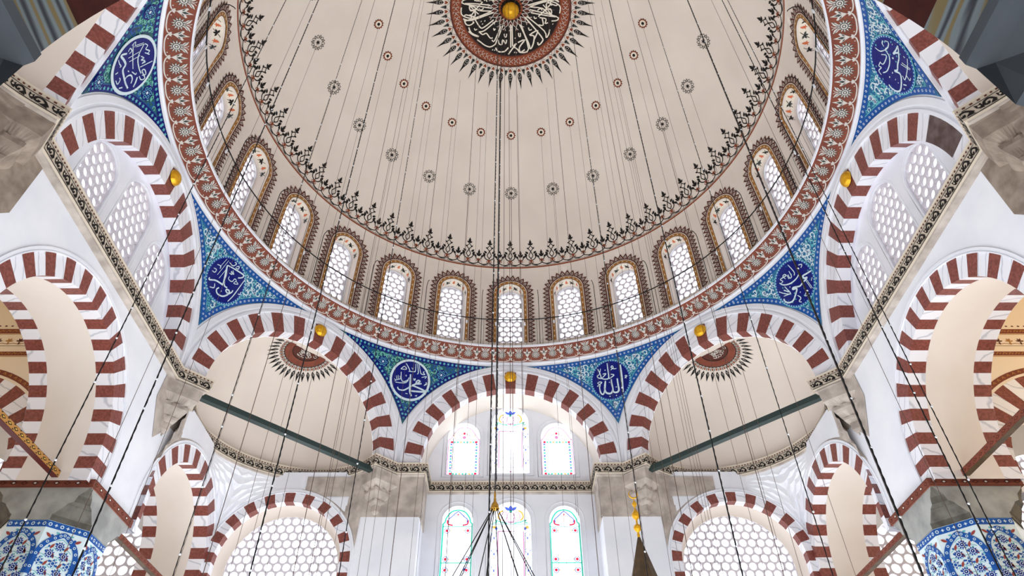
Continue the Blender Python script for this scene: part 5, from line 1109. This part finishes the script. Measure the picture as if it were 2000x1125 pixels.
# ================= chains, wires and hanging things =================
CX,CY=-.1313,-9.9524
def dome_z(x,y):
    r=math.hypot(x,y); return fT(x,y,0)[2]
def at(dirdeg,rho): return CX+rho*sin(dirdeg*D),CY+rho*cos(dirdeg*D)
ZLOW=2.6
def chain(x,y,r,label,z0=ZLOW,group='heavy lamp chains',name='lamp_chain'):
    mb=MB(); zt=dome_z(x,y)-z0; n=int(zt/.06)
    pts=[];rr=[]
    for i in range(n+1):
        z=zt*i/n; pts.append((.0015*(1 if i%2 else -1),0,z)); rr.append(r*(1.0 if i%2 else .72))
    rr=[q*.62 for q in rr]; mb.tube(pts,rr,IRON,5)
    k=0; rg2=random.Random(int(x*100)); z=.4
    while z<zt*.72:
        for a in range(1): mb.lathe([(0,-.016),(.013,-.006),(.014,.008),(0,.016)],BEAD,6,c=(.006,-.008,z))
        z+=rg2.uniform(.4,1.1)
    o=mb.build(name); o.location=(x,y,z0); tag(o,label,'chain',group)
chain(*at(-.9,10.0),.016,'heavy black chain hanging down the middle of the dome, just left of centre',6.8)
chain(*at(-1.5,8.6),.02,'heavy beaded chain left of the brass chandelier finial')
chain(*at(-20.2,9),.02,'heavy beaded chain crossing the left half-dome medallion')
chain(*at(18.8,9),.02,'heavy beaded chain crossing left of the right half-dome medallion')
chain(*at(31,8),.022,'heavy beaded chain running past the right side of the right half-dome')
chain(*at(-31.8,8),.018,'long chain passing before the lower left corbel')
chain(*at(-36,8.5),.015,'leftmost long chain, before the wide left side arch')
chain(*at(35.6,8.6),.016,'long chain before the right side arch, left one of a close pair')
chain(*at(36.3,8.7),.013,'long chain before the right side arch, right one of a close pair')
chain(*at(-13.5,9.5),.014,'thin dark chain left of the green-tinged tile roundel')
chain(*at(11.5,9.5),.014,'thin dark chain before the right-hand tile roundel')
chain(*at(-25.5,8.8),.012,'thin dark chain left of the left half-dome medallion')
chain(*at(25.2,8.4),.012,'thin dark chain right of the right half-dome medallion')
wr=MB(); wr.tube([(0,0,0),(0,0,1)],.0042,WIRE,5); wproto=None; wd=MB(); wd.tube([(0,0,0),(0,0,1)],.009,IRON,5)
def wire(x,y,label,group,z1=None,k=1.0):
    global wproto
    if wproto is None: wproto=wr.build('lamp_wire'); o=wproto
    else: o=wproto.copy(); COL.objects.link(o)
    z1=z1 or dome_z(x,y); o.location=(x,y,ZLOW); o.scale=(k,k,z1-ZLOW); tag(o,label,'wire',group)
for k in range(-7,8):
    a=(k*15+.4)*D
    wire(5.8*sin(a),5.8*cos(a),'thin brown wire hanging from a black painted rosette of the outer ring','wires from the outer ring of rosettes',None,1.0)
for k in range(-6,7):
    a=(k*15+.4)*D
    wire(4.1*sin(a),4.1*cos(a),'thin brown wire hanging from a red painted rosette of the inner ring','wires from the inner ring of rosettes',None,.9)
for k in range(-6,7):
    a=(k*21+5)*D
    wire(2.85*sin(a),2.85*cos(a),'thin wire hanging from just outside the central medallion','wires around the central medallion',None,.8)
for d_,rho in ((-.3,9.6),(.4,9.3),(1.6,9.0),(-5,8.2),(-9.5,8.6),(7.6,8.8),(15,8.5),(-17,8.4),(21.8,8.6),(-23.5,8.2)):
    x,y=at(d_,rho); wire(x,y,'thin wire hanging in the middle of the hall from the dome','loose wires in mid hall',None,1.15)
# brass chandelier finial with its fan of chains
e=empty('chandelier',(-.34,2,3.0)); tag(e,'chandelier top: brass finial with black chains fanning down, before the middle stained glass','chandelier')
q=MB(); q.lathe([(0,4.62),(.03,4.6),(.035,4.5),(.045,4.48),(.04,4.4),(.03,4.36),(.045,4.34),(.05,4.3),(.045,4.22),(.12,4.1),(.15,4.0),(.15,3.96),(.1,3.9),(.05,3.86),(0,3.84)],BRASS,16)
for k in range(6): q.lathe([(0,-.05),(.03,-.04),(.045,0),(.03,.03),(0,.04)],BRASS,8,c=(.13*cos(k*pi/3),.13*sin(k*pi/3),3.93))
fo_=q.build('finial',e,'polished brass finial'); fo_.scale=(.5,.5,.5); fo_.location=(0,0,2.31)
for k in range(10):
    c=MB(); a=2*pi*(k+.3)/10; c.tube([(.05*cos(a),.05*sin(a),4.27),(2.3*cos(a),2.3*sin(a),0)],.009,IRON,5); c.build('chain',e)
c=MB(); n=72; c.tube([(2.3*cos(2*pi*k/n),2.3*sin(2*pi*k/n),0) for k in range(n)],.03,IRON,6,True); c.build('lamp_hoop',e)
c=MB(); c.tube([(0,0,4.6),(0,0,20.3)],.012,IRON,6); c.build('suspension_chain',e)
# pulpit spire
e=empty('pulpit_spire',(2.83,5,0)); tag(e,'tall dark wooden cone roof of the pulpit topped by gilded balls and a crescent','spire')
q=MB(); q.grid([[(r*cos(2*pi*(k+.5)/8),r*sin(2*pi*(k+.5)/8),z) for k in range(8)] for r,z in ((1.15,4.2),(.03,8.02),(.0,8.03))],WOOD,False,True); q.build('cone_roof',e,'panelled dark wood cone')
q=MB(); q.lathe([(.03,8.0),(.035,8.08),(.02,8.12),(.03,8.14),(.085,8.2),(.09,8.24),(.075,8.29),(.02,8.32),(.022,8.42),(.08,8.48),(.095,8.54),(.07,8.6),(.025,8.66),(.012,8.72),(.04,8.76),(.06,8.8),(.04,8.84),(.012,8.88),(.008,8.95)],GOLD,18); q.build('finial',e,'gilded balls')
q=MB(); q.tube([(.1*cos(t),0,9.05+.1*sin(t)) for t in [(118-360*.0+ (304)*k/20)*D for k in range(21)]],[.004+.014*sin(pi*k/20) for k in range(21)],GOLD,6); q.build('crescent',e,'gilded crescent')
